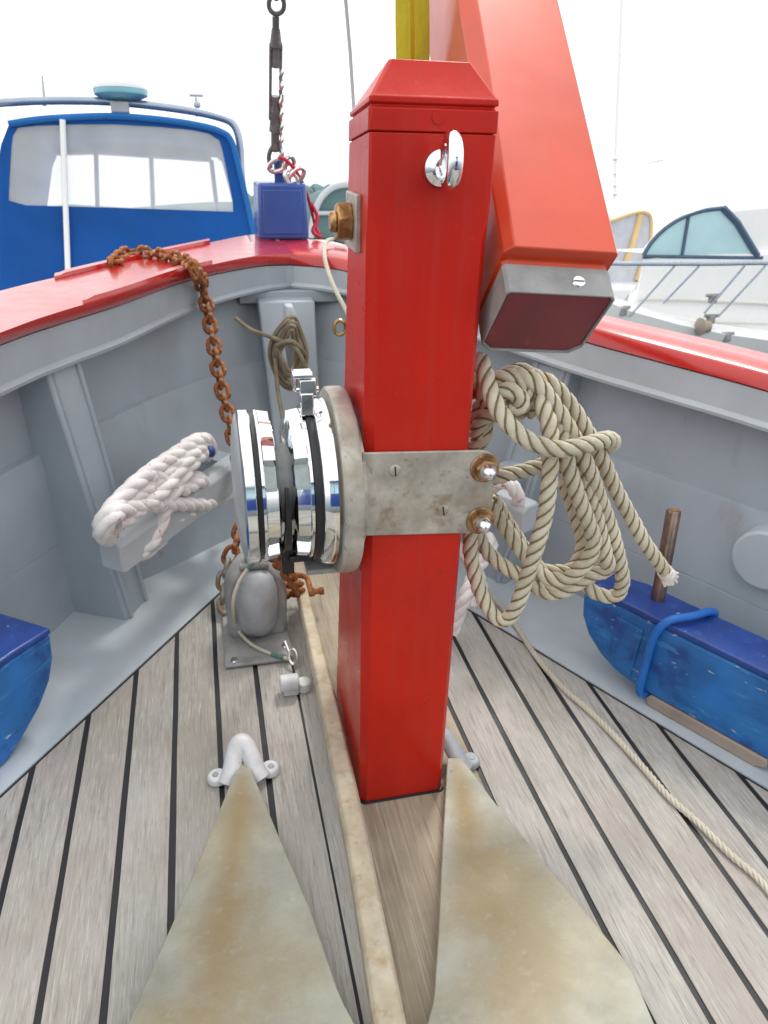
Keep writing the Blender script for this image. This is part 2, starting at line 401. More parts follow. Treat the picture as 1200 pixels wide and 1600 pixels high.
cz_ = [bm.verts.new(p) for p in ((mL(AFT) - .02, AFT, -.0022), (mR(AFT) + .02, AFT, -.0022), (CX, AY + .05, -.0022))]
bm.faces.new(cz_).material_index = 1
d = obj('deck', bm, ['teak', 'seam', 'teak_king'], smooth=0)
me = bpy.data.objects[d].data
at = me.attributes.new('tint', 'FLOAT', 'POINT'); at.data.foreach_set('value', tv + [0.0] * (len(me.vertices) - nv)); struct(d)

# ------- lines of the bulwarks (left, right), each a list of (inner rail bottom, inner rail top, outer rail top, wall foot)
def ext(pts, n=3):                                   # carry a line aft behind the camera with the hull's curve
    pts = [V(p) for p in pts]; dlt = (pts[0] - pts[1]).normalized(); out = []; q = pts[0]
    for i in range(n):
        dlt = (dlt + V((0, -.16, 0))).normalized(); q = q + dlt * .55; out.insert(0, q.copy())
    return out + pts
LB = [Zp(0, 542, .65), Zp(93, 509, .65), Zp(187, 479, .65), Zp(299, 439, .65), Zp(401, 418, .645), V((CX, 2.27, .638))]
LT = [Zp(0, 521, .68), Zp(93, 488, .68), Zp(187, 460, .68), Zp(299, 422, .68), Zp(401, 400, .678), V((CX, 2.27, .670))]
LO = [Zp(0, 453, .682), Zp(105, 428, .682), Zp(210, 403, .682), Zp(300, 384, .68), Zp(385, 367, .678), V((CX, 2.72, .672))]
RB = [Zp(1200, 614, .585), Zp(1050, 573, .595), Zp(906, 534, .605), Zp(720, 478, .622), Zp(541, 425, .638), V((CX, 2.27, .638))]
RT = [Zp(1200, 582, .615), Zp(1060, 546, .625), Zp(929, 512, .635), Zp(730, 456, .653), Zp(541, 405, .668), V((CX, 2.27, .670))]
RO = [Zp(1200, 551, .617), Zp(1075, 521, .627), Zp(955, 493, .637), Zp(740, 436, .655), Zp(541, 384, .670), V((CX, 2.72, .672))]
LF = [V((-.47, 1.30, 0)), V((-.395, 1.43, 0)), V((-.3256, 1.5484, 0)), V((-.16, 1.66, 0)), V((.06, 1.84, 0)), V((CX, 2.0, 0))]
RF = [V((1.01, 1.02, 0)), V((.90, 1.22, 0)), V((.81, 1.39, 0)), V((.66, 1.58, 0)), V((.46, 1.80, 0)), V((CX, 2.0, 0))]
def sect(lines, n=10):
    return [spline(ext(l), n) for l in lines]

def bulwark(side, lab):
    B, Tt, O, Ft = (LB, LT, LO, LF) if side < 0 else (RB, RT, RO, RF)
    lb, lt, lo, lf = sect((B, Tt, O, Ft))
    def outw(l, i):                                  # outboard horizontal normal
        t = (l[min(i + 1, len(l) - 1)] - l[max(i - 1, 0)]); nn = V((-t.y, t.x, 0)).normalized()
        return nn if nn.x * side > 0 or abs(nn.x) < 1e-6 else -nn
    N = len(lb)
    nb = [outw(lb, i) for i in range(N)]
    root = thing('bulwark', lab, 'bulwark', lf[len(lf) // 2], 'bulwarks of the bow')
    # cap rail: rounded red plank
    bm = BM(); rings = []
    for i in range(N):
        a, b, c = lb[i], lt[i], lo[i]
        n_ = (c - b); n_.z = 0; n_.normalize(); n2 = n_
        h = (b - a).length
        e = V((0, 0, -h))
        prof = [a + n2 * .012, a + n2 * .003 + V((0, 0, .003)), a.lerp(b, .35) - n2 * .002, a.lerp(b, .8) - n2 * .002, b + n2 * .003 + V((0, 0, .0005)), b.lerp(c, .5) + V((0, 0, .001)),
                c - n2 * .010, c + V((0, 0, -.008)), c + V((0, 0, -h * .8)), c + n2 * -.012 + e]
        rings.append(prof)
    loft(bm, rings); obj('cap_rail', bm, 'red_rail', root, smooth=50)
    # scarfed doubling strips on the rail
    bm = BM()
    if side < 0:
        i0, i1 = 0, 0
        for k, (p0, p1, w) in enumerate((((35, 62), .06, .05), ((38, 72), .80, .05)) if False else ((38, .965, .05), (44, .085, .055))):
            rr = []
            for i in range(p0, 64):
                c = lt[i].lerp(lo[i], p1) + V((0, 0, .001)); n_ = (lo[i] - lt[i]).normalized() * w * .5
                hh = .009 if p0 + 1 < i else .006
                rr.append([c - n_, c - n_ * .85 + V((0, 0, hh)), c + n_ * .85 + V((0, 0, hh)), c + n_])
            loft(bm, rr)
        obj('rub_strip', bm, 'red_rail', root, smooth=40)
    # inwale (beam shelf) with a bead along its lower edge
    hgt_ = .082 if side < 0 else .072
    bm = BM(); rings = []
    for i in range(N):
        a, n_ = lb[i], nb[i]; z = V((0, 0, 1)); hgt = hgt_ - max(0, (i - 50) / 30) * (hgt_ - .064)
        p = a + n_ * .006
        rings.append([p - z * .001, p - z * (hgt - .016), p - n_ * .004 - z * (hgt - .014), p - n_ * .009 - z * (hgt - .008), p - n_ * .007 - z * (hgt - .001), p - n_ * .0 - z * hgt,
                      p + n_ * .055 - z * hgt, p + n_ * .055 - z * .001])
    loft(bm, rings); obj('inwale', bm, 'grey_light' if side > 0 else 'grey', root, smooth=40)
    # planking: upper strake thinner, lower strake prouder with a ledge
    def wall(i, t):                                  # t = 0 foot, 1 top
        f = lf[i]; top = lb[i] + nb[i] * (.075 if side < 0 else .058) - V((0, 0, .05)); return f.lerp(top, t)
    bm = BM(); rings = []
    for i in range(N):
        n_ = nb[i]
        pr = [wall(i, -.02), wall(i, .30), wall(i, .303) + n_ * .002, wall(i, .306), wall(i, .60), wall(i, .645) + n_ * .004, wall(i, .65) + n_ * .020, wall(i, .9) + n_ * .018, wall(i, 1.09) + n_ * .014]
        back = [wall(i, 1.09) + n_ * .026, wall(i, -.02) + n_ * .03]
        rings.append(pr + back)
    loft(bm, rings); obj('planking', bm, 'grey', root, smooth=30)
    return root, wall, lf, lb, nb
rootL, wallL, lfL, lbL, nbL = bulwark(-1, 'left grey bulwark whose red rail carries a rusty chain')
rootR, wallR, lfR, lbR, nbR = bulwark(1, 'right grey bulwark with red rail behind the hanging rope coil')
def nearest(l, p):
    p = V(p); return min(range(len(l)), key=lambda i: (l[i].xy - p.xy).length)
def frame_at(root, wall, lf, lb, nb, foot_a, foot_b, side, top_off=.02):
    """a deep timber frame; foot_a, foot_b are the inboard foot corners"""
    bm = BM(); a, b = V(foot_a), V(foot_b)
    i = nearest(lf, a); n_ = nb[i]
    tvec = (b - a)
    ia = nearest(lb, a + n_ * .08)
    def top(p, off):
        q = lb[ia]; tt = (lb[ia + 1] - lb[ia - 1]).normalized(); s = (p - q).dot(tt)
        r = q + tt * s + nb[ia] * off; r.z = lb[ia].z - .075; return r
    ta, tb = top(a, top_off), top(b, top_off)
    ro, rt = n_ * .17, n_ * .12
    dz = V((0, 0, -.01))
    loft(bm, [[a + dz, b + dz, b + ro + dz, a + ro + dz], [ta, tb, tb + rt, ta + rt]])
    nm = obj('frame', bm, 'grey', root, bevel=.006)
    bm = BM(); tv_ = tvec.normalized()                # beads along the inboard edges
    for s, e in ((a + tv_ * .016, ta + tv_ * .016), (b - tv_ * .016, tb - tv_ * .016)):
        tube(bm, [s - n_ * .0005 + V((0, 0, .004)), e - n_ * .0005 - V((0, 0, .002))], .0055, 8)
    obj('bead', bm, 'grey', nm)
frame_at(rootL, wallL, lfL, lbL, nbL, (-.227, 1.462, 0), (-.185, 1.555, 0), -1)
frame_at(rootL, wallL, lfL, lbL, nbL, (-.66, .74, 0), (-.61, .84, 0), -1)
frame_at(rootR, wallR, lfR, lbR, nbR, (.665, 1.44, 0), (.61, 1.53, 0), 1)
frame_at(rootR, wallR, lfR, lbR, nbR, (1.15, .60, 0), (1.12, .70, 0), 1)
# round pad bolted to the right bulwark
i = nearest(lfR, (1.04, 1.0, 0))
c = Yp(1192, 878, 1.03); n_ = -nbR[i]
bm = BM(); disc(bm, c + nbR[i] * .10, n_, .062, .10, 40)
obj('round_pad', bm, 'grey_light', rootR, bevel=.006, seg=3)

# waterway (covering board) between the margin seam and the bulwark foot
bm = BM()
def wring(l, mf, sgn):
    rings = []
    for p in l:
        y = p.y
        # nearest point on the margin line, perpendicular-ish
        xm = mf(min(y, AY)); q = V((xm, min(y, AY), 0))
        k = .6925 if sgn < 0 else -.5377
        dirv = V((k, 1, 0)).normalized(); base = V((mf(0), 0, 0)); s = (p - base).dot(dirv); q = base + dirv * s
        if (q.x - CX) * sgn < 0: q = V((CX, AY, 0))
        o = (p - q); o.z = 0
        rings.append([q + V((0, 0, -.006)), q + V((0, 0, .001)), q + V((0, 0, .0015)) + o * .5, p + o.normalized() * .03 + V((0, 0, .0015)), p + o.normalized() * .03 - V((0, 0, .01))])
    return rings
loft(bm, wring(lfL, lambda y: mL(y) - .004, -1)); loft(bm, wring(lfR, lambda y: mR(y) + .004, 1))
struct(obj('waterway', bm, 'grey_light', smooth=40))

# outer hull sides down to the water
bm = BM()
for lo_l, sgn in ((sect((LO,))[0], -1), (sect((RO,))[0], 1)):
    rings = []
    for p in lo_l:
        q = p + V((0, 0, -.03)); w = V((CX + (q.x - CX) * .96, q.y - .22 if q.y > 2 else q.y, -1.05))
        rings.append([q, q.lerp(w, .5) + V((0, 0, 0)), w, w + V((-.03 * sgn, 0, 0)), q.lerp(w, .5) + V((-.03 * sgn, 0, 0)), q + V((-.03 * sgn, 0, 0))])
    loft(bm, rings)
struct(obj('hull', bm, 'hull', smooth=40))

# stem apron and breasthook between the two bulwarks
st = thing('stem_post', 'grey vertical stem board at the bow carrying the upright cleat', 'stem post', (CX, 2.02, 0))
bm = BM()
a0, a1 = Yp(403, 466, 2.17), Yp(492, 468, 2.17)
b0 = V((a0.x + .02, 1.90, -.003)); b1 = V((a1.x - .02, 1.90, -.003))
back = V((0, .22, 0))
a0.z = a1.z = .556
loft(bm, [[b0, b1, b1 + back, b0 + back], [a0, a1, a1 + back, a0 + back]])
obj('board', bm, 'grey', st, bevel=.006)
bm = BM(); box(bm, (CX - .005, 2.245, .556), (.30, .03, .034)); box(bm, (CX, 2.305, .60), (.10, .07, .075))
obj('breasthook', bm, 'grey', st, bevel=.003)

# ---------------------------------------------------------------- red post
post = thing('mooring_post', 'tall square glossy red post standing on the deck in the middle', 'post', (.255, .95, 0))
PX0, PX1, PY = .184, .326, .855
def post_ring(z, ch, g=0.0, tilt=0.0):
    yb = 1.10 - .13 * z - g; x0, x1, y0 = PX0 - g * -1, PX1 - g, PY + g
    return [p + V((0, 0, -tilt * (p.y - PY))) for p in (V((x0 + ch, y0, z)), V((x1 - ch * .6, y0, z)), V((x1, y0 + ch * .6, z)), V((x1, yb - ch * .6, z)), V((x1 - ch * .6, yb, z)), V((x0 + ch, yb, z)), V((x0, yb - ch, z)), V((x0, y0 + ch, z)))]
bm = BM(); loft(bm, [post_ring(z, c) for z, c in ((.0, .010), (.3, .012), (.7, .012), (.89, .012), (.93, .003))] + [post_ring(.9975, .002, 0, .11), post_ring(.9985, .002, .003, .11), post_ring(1.01, .002, .003, .11)])
obj('shaft', bm, 'red', post, bevel=.0018, seg=2, smooth=20)
bm = BM(); loft(bm, [post_ring(z, .003, g, .11 + max(0, z - 1.02) * 2.0) for z, g in ((.9990, .002), (.9995, -.001), (1.0205, -.001), (1.0225, .003), (1.0245, .003), (1.026, -.0004), (1.031, -.0004), (1.0335, .002), (1.072, .026))])
capn = obj('cap', bm, 'red', post, bevel=.001, seg=2, smooth=20)
bm = BM(); c = Yp(684, 183, PY); disc(bm, c + V((0, .001, 0)), (0, -1, 0), .0075, .0032, 20, .0068); obj('plug', bm, 'red', capn)
# eye bolt
bm = BM(); c = Yp(686, 262, PY)
lathe(bm, [(-.0, .019), (-.004, .020), (-.009, .0185), (-.013, .012), (-.026, .0105), (-.030, .013)], c, 'Y', 24)
eb = obj('eye_bolt', bm, 'chrome', post)
bm = BM(); rc = Yp(705, 252, PY - .040); ax = V((.975, -.10, 0)).normalized(); tt = ax.cross(V((0, 0, 1)))
tube(bm, [rc + (tt * math.cos(a) * .021 + V((0, 0, 1)) * math.sin(a) * .0215) for a in [2 * math.pi * k / 40 for k in range(40)]], .0085, 14, loop=True)
obj('ring', bm, 'chrome', eb)
# pivot bolt with square plate on the left face
c = Xp(556, 346, PX0); bm = BM(); box(bm, c + V((-.003, 0, 0)), (.0075, .062, .064)); bp = obj('washer_plate', bm, 'plate', post, bevel=.002)
bm = BM(); disc(bm, c + V((-.0065, -.002, 0)), (-1, 0, 0), .0225, .018, 6); disc(bm, c + V((-.024, -.002, 0)), (-1, 0, 0), .0125, .008, 20, .011)
obj('bolt_nut', bm, 'brass', bp, bevel=.002)
# dark seam / bedding where the post meets the deck
bm = BM(); loft(bm, [[p + V((0, 0, .0)) for p in post_ring(.0005, .01, -.004)], [p for p in post_ring(.003, .01, -.0025)]])
obj('base_seal', bm, 'seam', post)

# ---------------------------------------------------------------- windlass on the post
WC = V((0, .93, .563))
wl = thing('windlass', 'chromed anchor windlass bolted to the side of the red post', 'windlass', (.11, .93, .44))
# mounting plate
a, b, c_, d_ = Yp(566, 708, .85), Yp(770, 704, .85), Yp(777, 802, .85), Yp(564, 838, .85)
def bez(p, q, r_, n=6): return [p.lerp(q, t).lerp(q.lerp(r_, t), t) for t in [k / n for k in range(n + 1)]]
tr = V((.3575, .85, .6275)); br = V((.3575, .85, .512)); bc = V((.318, .85, .503))
rc1 = [V((.335, .85, .6275)), V((.362, .85, .6275)), V((.3625, .85, .602))]
out = [a] + bez(*rc1) + bez(V((.3625, .85, .53)), V((.362, .85, .505)), V((.335, .85, .503))) + [d_]
bm = BM(); prism(bm, out, (0, .0045, 0))
pn = obj('mounting_plate', bm, 'plate', wl, bevel=.0015, seg=2, smooth=30)
for k, (u, v) in enumerate(((757, 731), (750, 813))):
    c = Yp(u, v, .85)
    bm = BM(); disc(bm, c, (0, -1, 0), .0205, .003, 28); disc(bm, c - V((0, .003, 0)), (0, -1, 0), .0155, .009, 6)
    nn = obj('nut', bm, 'stain_nut', pn, bevel=.0012)
    bm = BM(); lathe(bm, [(-.011, .0118), (-.018, .0112), (-.0235, .0085), (-.027, .0045), (-.028, .001)], c, 'Y', 24)
    obj('acorn_nut', bm, 'steel', pn)
for (u, v, ang) in ((617, 735, 85), (692, 797, 80)):
    c = Yp(u, v, .85); bm = BM()
    lathe(bm, [(.001, .0088), (-.001, .0084), (-.0028, .0062), (-.0034, .001)], c, 'Y', 22)
    sr = obj('screw', bm, 'plate', pn)
    bm = BM(); box(bm, c + V((0, -.0032, 0)), (.0135, .0012, .0018), Matrix.Rotation(R(ang), 3, 'Y')); obj('slot', bm, 'black', sr)
# base flange
bm = BM(); lathe(bm, [(.149, .10), (.149, .127), (.152, .130), (.170, .130), (.1745, .127), (.1745, .10), (.1835, .10), (.1835, .05)], WC, 'X', 96)
obj('base_flange', bm, 'plate', wl)
def gyp(depth, rows, taper=()):
    def rf(i, k, r):
        kk = k % 24
        if i in rows and 8 <= kk <= 15: return r - depth
        if i in taper: return r - .006 * (1 + math.cos(2 * math.pi * (kk - 11.5) / 24))
        return r
    return rf
def pocket_floor(bm, x0, x1):
    for f in bm.faces:
        c = f.calc_center_median() - WC
        if min(x0, x1) < c.x < max(x0, x1) and math.hypot(c.y, c.z) < .0935 and abs(f.normal.x) < .5: f.material_index = 1
def wheel(x0, x1):                                   # rim at x0, toothed face at x1
    q = lambda t: x0 + (x1 - x0) * t
    return [(q(0), .05), (q(0), .1035), (q(.04), .1055), (q(.17), .1055), (q(.22), .1035), (q(.225), .1032), (q(.80), .1005), (q(.86), .097), (q(1), .085), (q(1), .04)]
bm = BM(); lathe(bm, wheel(.1155, .0885), WC, 'X', 144, gyp(.013, (5, 6, 7), (7, 8))); bm.normal_update(); x_a, x_b = .1155, .0885; pocket_floor(bm, x_a + (x_b - x_a) * .2, x_a + (x_b - x_a) * .9); obj('chain_wheel', bm, ['chrome', 'pocket'], wl, smooth=25)
bm = BM(); lathe(bm, [(.1155, .09), (.1155, .1075), (.120, .1085), (.1245, .1075), (.1245, .09)], WC, 'X', 96); bb = obj('brake_band', bm, 'black', wl)
bm = BM(); lathe(bm, [(.1245, .09), (.1245, .110), (.1265, .1135), (.136, .1165), (.144, .1165), (.146, .113), (.1495, .110), (.1495, .05)], WC, 'X', 96); obj('drum', bm, 'chrome', wl)
# clamp on the brake band
tp = WC + V((.120, 0, .109)); bm = BM()
box(bm, tp + V((-.002, -.012, .012)), (.017, .03, .03)); box(bm, tp + V((.000, -.018, .033)), (.022, .012, .022)); box(bm, tp + V((-.006, -.012, .049)), (.026, .026, .006))
box(bm, tp + V((-.017, -.012, .040)), (.004, .026, .02))
tube(bm, [tp + V((-.016, -.012, .028)), tp + V((.016, -.012, .028))], .004, 10)
obj('band_clamp', bm, 'chrome', wl, bevel=.0015)
# hub between the wheels, then the outer half
bm = BM(); lathe(bm, [(.072, .03), (.072, .058), (.080, .052), (.090, .058), (.090, .03)], WC, 'X', 48); obj('hub', bm, 'casting', wl)
bm = BM(); lathe(bm, wheel(.0495, .0755), WC, 'X', 144, gyp(.013, (5, 6, 7), (7, 8))); bm.normal_update(); x_a, x_b = .0495, .0755; pocket_floor(bm, x_a + (x_b - x_a) * .2, x_a + (x_b - x_a) * .9); obj('chain_wheel', bm, ['chrome', 'pocket'], wl, smooth=25)
bm = BM(); lathe(bm, [(.0495, .08), (.0495, .1005), (.0445, .1005), (.0445, .08)], WC, 'X', 96); obj('friction_ring', bm, 'black', wl)
bm = BM(); lathe(bm, [(.0445, .08), (.0445, .103), (.042, .106), (.0305, .106), (.028, .103), (.027, .096)], WC, 'X', 96); obj('clutch_rim', bm, 'chrome', wl)
bm = BM(); lathe(bm, [(.028, .1005), (.0255, .098), (.0215, .082), (.018, .05), (.017, .018), (.017, .002)], WC, 'X', 64); obj('clutch_cone', bm, 'galv', wl, smooth=60)
# black chain stripper between the wheels, falling below them
bm = BM()
pts = [WC + V((.0905, math.cos(a) * .088, math.sin(a) * .088)) for a in [R(x) for x in range(150, 236, 8)]]
pts = [V((.082, WC.y + math.cos(R(a)) * .089, WC.z + math.sin(R(a)) * .089)) for a in range(158, 258, 8)]
rings = []
for k, p in enumerate(pts):
    w = .0026 + .0048 * k / len(pts); rad = (p - V((.082, WC.y, WC.z))).normalized()
    rings.append([p + V((-w, 0, 0)) - rad * .008, p + V((w, 0, 0)) - rad * .008, p + V((w, 0, 0)) + rad * .006, p + V((-w, 0, 0)) + rad * .006])
loft(bm, rings)
box(bm, V((.084, WC.y - .030, WC.z - .100)), (.017, .02, .045)); box(bm, V((.102, WC.y - .040, WC.z - .096)), (.034, .012, .010)); box(bm, V((.118, WC.y - .042, WC.z - .089)), (.008, .012, .024))
obj('chain_stripper', bm, 'black', wl, bevel=.002)
bm = BM(); box(bm, V((.135, WC.y - .005, WC.z - .124)), (.05, .07, .008)); box(bm, V((.17, WC.y, WC.z - .122)), (.02, .07, .02)); obj('foot', bm, 'casting', wl, bevel=.002)

# ---------------------------------------------------------------- bowsprit, hinged up beside the post
bd = V((.085, .757, .645)).normalized(); xs = V((1, 0, 0)); xs = (xs - bd * xs.dot(bd)).normalized(); dn = bd.cross(xs); dn = dn if dn.z < 0 else -dn   # dn: down-forward across the end face
H0 = Yp(965, 464, .80)                                # top right corner of the heel face
BW, BH = .136, .116
def bsec(s, g=0.0, ch=.018, chr_=.004, chb=.012, up=0.0, rt=0.0, dw=0.0):
    o = H0 + bd * s - xs * BW - dn * up                # top-left corner
    w, h = BW - g + rt, BH - g + up + dw
    q = lambda a, b: o + xs * a + dn * b
    return [q(g + ch, g), q(w - chr_, g), q(w, g + chr_), q(w, h - chb), q(w - chb, h), q(g + chb, h), q(g, h - chb), q(g, g + ch)]
bw = thing('bowsprit', 'thick orange red spar hinged up beside the post with metal capped heel', 'spar', H0 + bd * .02 - xs * BW / 2)
bm = BM(); loft(bm, [bsec(.0395, .004, .005), bsec(.0475, .002, .005), bsec(.0490, 0, .010, up=.0185, rt=.004), bsec(.35, .0, .018, up=.0185, rt=.006, dw=.03), bsec(.9, .0, .022, up=.0185, rt=.008, dw=.05), bsec(3.2, .012, .022, up=.0185, rt=.008, dw=.05)]); spn = obj('spar', bm, 'red_spar', bw, bevel=.0015, smooth=20)
bm = BM()                                            # metal band: a ring with the wooden end inside it
o4, i4, i0, o0_ = bsec(.040, 0, .004, .006, .014), bsec(.040, .0026, .004, .006, .014), bsec(0, .0026, .004, .006, .014), bsec(0, 0, .004, .006, .014)
vs = [[bm.verts.new(p) for p in r_] for r_ in (o4, o0_, i0, i4)]; ring_faces(bm, vs, loop=True)
bn = obj('heel_band', bm, 'casting', bw, bevel=.001); 
bm = BM(); loft(bm, [bsec(.0025, .0028, .004, .006, .014), bsec(.038, .0028, .004, .006, .014)]); obj('end_grain', bm, 'maroon', bw, bevel=.002)
bm = BM(); sc0 = H0 + bd * .019 - xs * .045; up_ = -dn
disc(bm, sc0 + up_ * -.0005, up_, .0085, .0022, 20, .0072); sr = obj('screw', bm, 'chrome', bn)
bm = BM(); mrot = Matrix((xs, bd, up_)).transposed(); box(bm, sc0 + up_ * .0016, (.013, .0014, .0012), mrot); obj('slot', bm, 'black', sr)
bm = BM(); pq = H0 + bd * .72; box(bm, pq + xs * .006 + dn * .03, (.022, .05, .03), mrot); tube(bm, [pq + xs * .012 + dn * .02, pq + xs * .03 + dn * .03], .006, 10); obj('fairlead', bm, 'black', bw, bevel=.004)

# yellow strop from the bowsprit
bm = BM()
q0, q1 = Yp(643, -160, 1.30), Yp(645, 95, 1.28); q2 = V((.26, 1.27, .01))
rings = []
for t, w in ((0, .021), (.25, .022), (.5, .025), (.75, .026), (1, .026)):
    p = q0.lerp(q1, t); rings.append([p + V((-w, -.002, 0)), p + V((-w * .2, -.006, 0)), p + V((w * .1, -.001, 0)), p + V((w, -.003, 0)), p + V((w, .002, 0)), p + V((-w, .003, 0))])
w = .022
for t in (.3, .65, 1):
    p = q1.lerp(q2, t); rings.append([p + V((-w, -.002, 0)), p + V((-w * .2, -.006, 0)), p + V((w * .1, -.001, 0)), p + V((w, -.003, 0)), p + V((w, .002, 0)), p + V((-w, .003, 0))])
loft(bm, rings); tag(obj('webbing_strap', bm, 'yellow', org=q2), 'yellow webbing strap rising behind the top of the red post', 'strap')

# ---------------------------------------------------------------- chains
def link_mesh(name, L, Wd, r, m):
    bm = BM(); pts = []; h = L / 2 - Wd / 2
    for k in range(9): a = -math.pi / 2 + math.pi * k / 8; pts.append(V((h + math.cos(a) * Wd / 2, math.sin(a) * Wd / 2, 0)))
    for k in range(9): a = math.pi / 2 + math.pi * k / 8; pts.append(V((-h + math.cos(a) * Wd / 2, math.sin(a) * Wd / 2, 0)))
    tube(bm, pts, r, 9, loop=True); bmesh.ops.recalc_face_normals(bm, faces=bm.faces[:])
    me = bpy.data.meshes.new(name); bm.to_mesh(me); bm.free()
    me.polygons.foreach_set('use_smooth', [True] * len(me.polygons)); me.materials.append(M[m]); return me
def chain(label, path, pitch, Wd, r, m, name='chain', m2=None, split=1e9, cat='chain', roll=0.0, up=None):
    pts = resample(path, pitch); fr = frames(pts, up); root = thing(name, label, cat, pts[0])
    me = link_mesh('link', pitch + 2 * r, Wd, r, m); me2 = link_mesh('link', pitch + 2 * r, Wd, r, m2) if m2 else me
    for i, (p, (t, n, b)) in enumerate(zip(pts, fr)):
        o = bpy.data.objects.new('link', me if i < split else me2); COL.objects.link(o); o.parent = bpy.data.objects[root]
        a = roll + (math.pi / 2) * (i % 2) + random.uniform(-.25, .25)
        nn = n * math.cos(a) + b * math.sin(a); t2 = (t + V([random.uniform(-.12, .12) for _ in range(3)])).normalized()
        nn = (nn - t2 * nn.dot(t2)).normalized()
        o.matrix_local = Matrix.Translation(p - pts[0]) @ Matrix((t2, t2.cross(nn) * -1, nn)).transposed().to_4x4() if False else Matrix.Translation(p - pts[0]) @ Matrix((t2, nn, t2.cross(nn))).transposed().to_4x4()
    return root
cp = [Zp(176, 409, .693), Zp(197, 396, .694), Zp(232, 396, .694), Zp(268, 402, .694), Zp(292, 409, .694), Zp(307, 424, .690), Yp(316, 447, 1.99), Yp(325, 490, 1.95), Yp(335, 545, 1.88), Yp(346, 605, 1.81),
      Yp(358, 655, 1.75), Yp(369, 705, 1.70), Yp(384, 770, 1.62), Yp(374, 835, 1.55), Yp(356, 880, 1.51), Yp(349, 925, 1.48), Zp(356, 962, .012)]
chain('rusty anchor chain laid over the left red rail and hanging behind the windlass', spline(cp, 10), .0305, .0285, .0058, 'rust', m2='chain_grey', split=45)
cp2 = [Yp(408, 824, 1.12), Yp(414, 842, 1.20), Yp(426, 862, 1.25), Yp(440, 882, 1.30), Yp(453, 902, 1.34), Yp(463, 917, 1.38), Zp(466, 928, .055)]
chain('short rusty chain running from the windlass down to the anchor shackle', spline(cp2, 10), .030, .026, .0058, 'rust')

# ---------------------------------------------------------------- chain pipe on deck
cpn = thing('chain_pipe', 'grey cast chain pipe with domed hood on a square deck plate', 'chain pipe', (.05, 1.34, 0))
bm = BM(); box(bm, (.050, 1.345, .0065), (.142, .198, .009)); obj('base_plate', bm, 'casting', cpn, bevel=.004)
bm = BM(); rings = []
for y, g in ((1.338, .0), (1.352, .006), (1.395, .006), (1.412, .0)):
    ring = []
    for k in range(25):
        a = math.pi * k / 24; ring.append(V((.056 + math.cos(a) * (.060 + g), y + .02 * math.sin(a) ** 2, .105 + math.sin(a) * (.072 + g) if 0 < k < 24 else .105)))
    ring = [V((.056 + .057 + g, y, .010))] + ring + [V((.056 - .057 - g, y, .010))]
    rings.append(ring)
loft(bm, rings); hood = obj('hood', bm, 'casting', cpn, bevel=.004, smooth=50)
bm = BM()
rings = []
for t, w, dp in ((.0, .022, .012), (.07, .032, .028), (.22, .041, .044), (.5, .046, .052), (.75, .045, .046), (.9, .037, .032), (.97, .026, .018), (1, .014, .008)):
    zz = .012 + .158 * t
    rings.append([V((.056 + math.sin(a) * w, 1.345 - math.cos(a) * dp, zz)) for a in [R(-90 + 180 * k / 16) for k in range(17)]] + [V((.056 + w, 1.37, zz)), V((.056 - w, 1.37, zz))])
loft(bm, rings); obj('cover', bm, 'galv', cpn, smooth=70)
bm = BM(); box(bm, (.056, 1.375, .188), (.036, .035, .03)); tube(bm, [V((.025, 1.355, .178)), V((.087, 1.355, .178))], .008, 12); obj('hinge', bm, 'casting', hood, bevel=.003)
for (u, v) in ((366, 1031), (446, 1008)):
    c = Zp(u, v, .011); bm = BM(); disc(bm, c, (0, 0, 1), .0085, .002, 18, .007); obj('screw', bm, 'steel', cpn)
bm = BM(); lp = [Yp(412, 862, 1.345), Yp(398, 876, 1.33), Yp(384, 893, 1.325), Yp(371, 915, 1.31), Yp(364, 945, 1.30), Zp(370, 980, .035), Zp(392, 1006, .018), Zp(424, 1022, .014), Zp(452, 1030, .014)]
lp = spline(lp, 8); tube(bm, lp, .0038, 8)
ln = tag(obj('lanyard', bm, 'cord', org=lp[-1]), 'thin cream lanyard looped round the chain pipe to a snap clip', 'lanyard'); 
bm = BM()
tube(bm, lp[8:15], .0046, 8); obj('whipping', bm, 'teal', ln)
bm = BM(); tube(bm, lp[-9:-3], .0046, 8); obj('whipping', bm, 'teal', ln)
bm = BM(); c = Zp(458, 1026, .018)
tube(bm, [c + V((math.cos(a) * .009, math.sin(a) * .018, .006 * math.sin(a))) for a in [2 * math.pi * k / 20 for k in range(20)]], .0032, 8, loop=True)
tube(bm, [c + V((-.006, .012, .004)), c + V((-.012, .034, .016))], .004, 8); obj('snap_clip', bm, 'steel', ln)

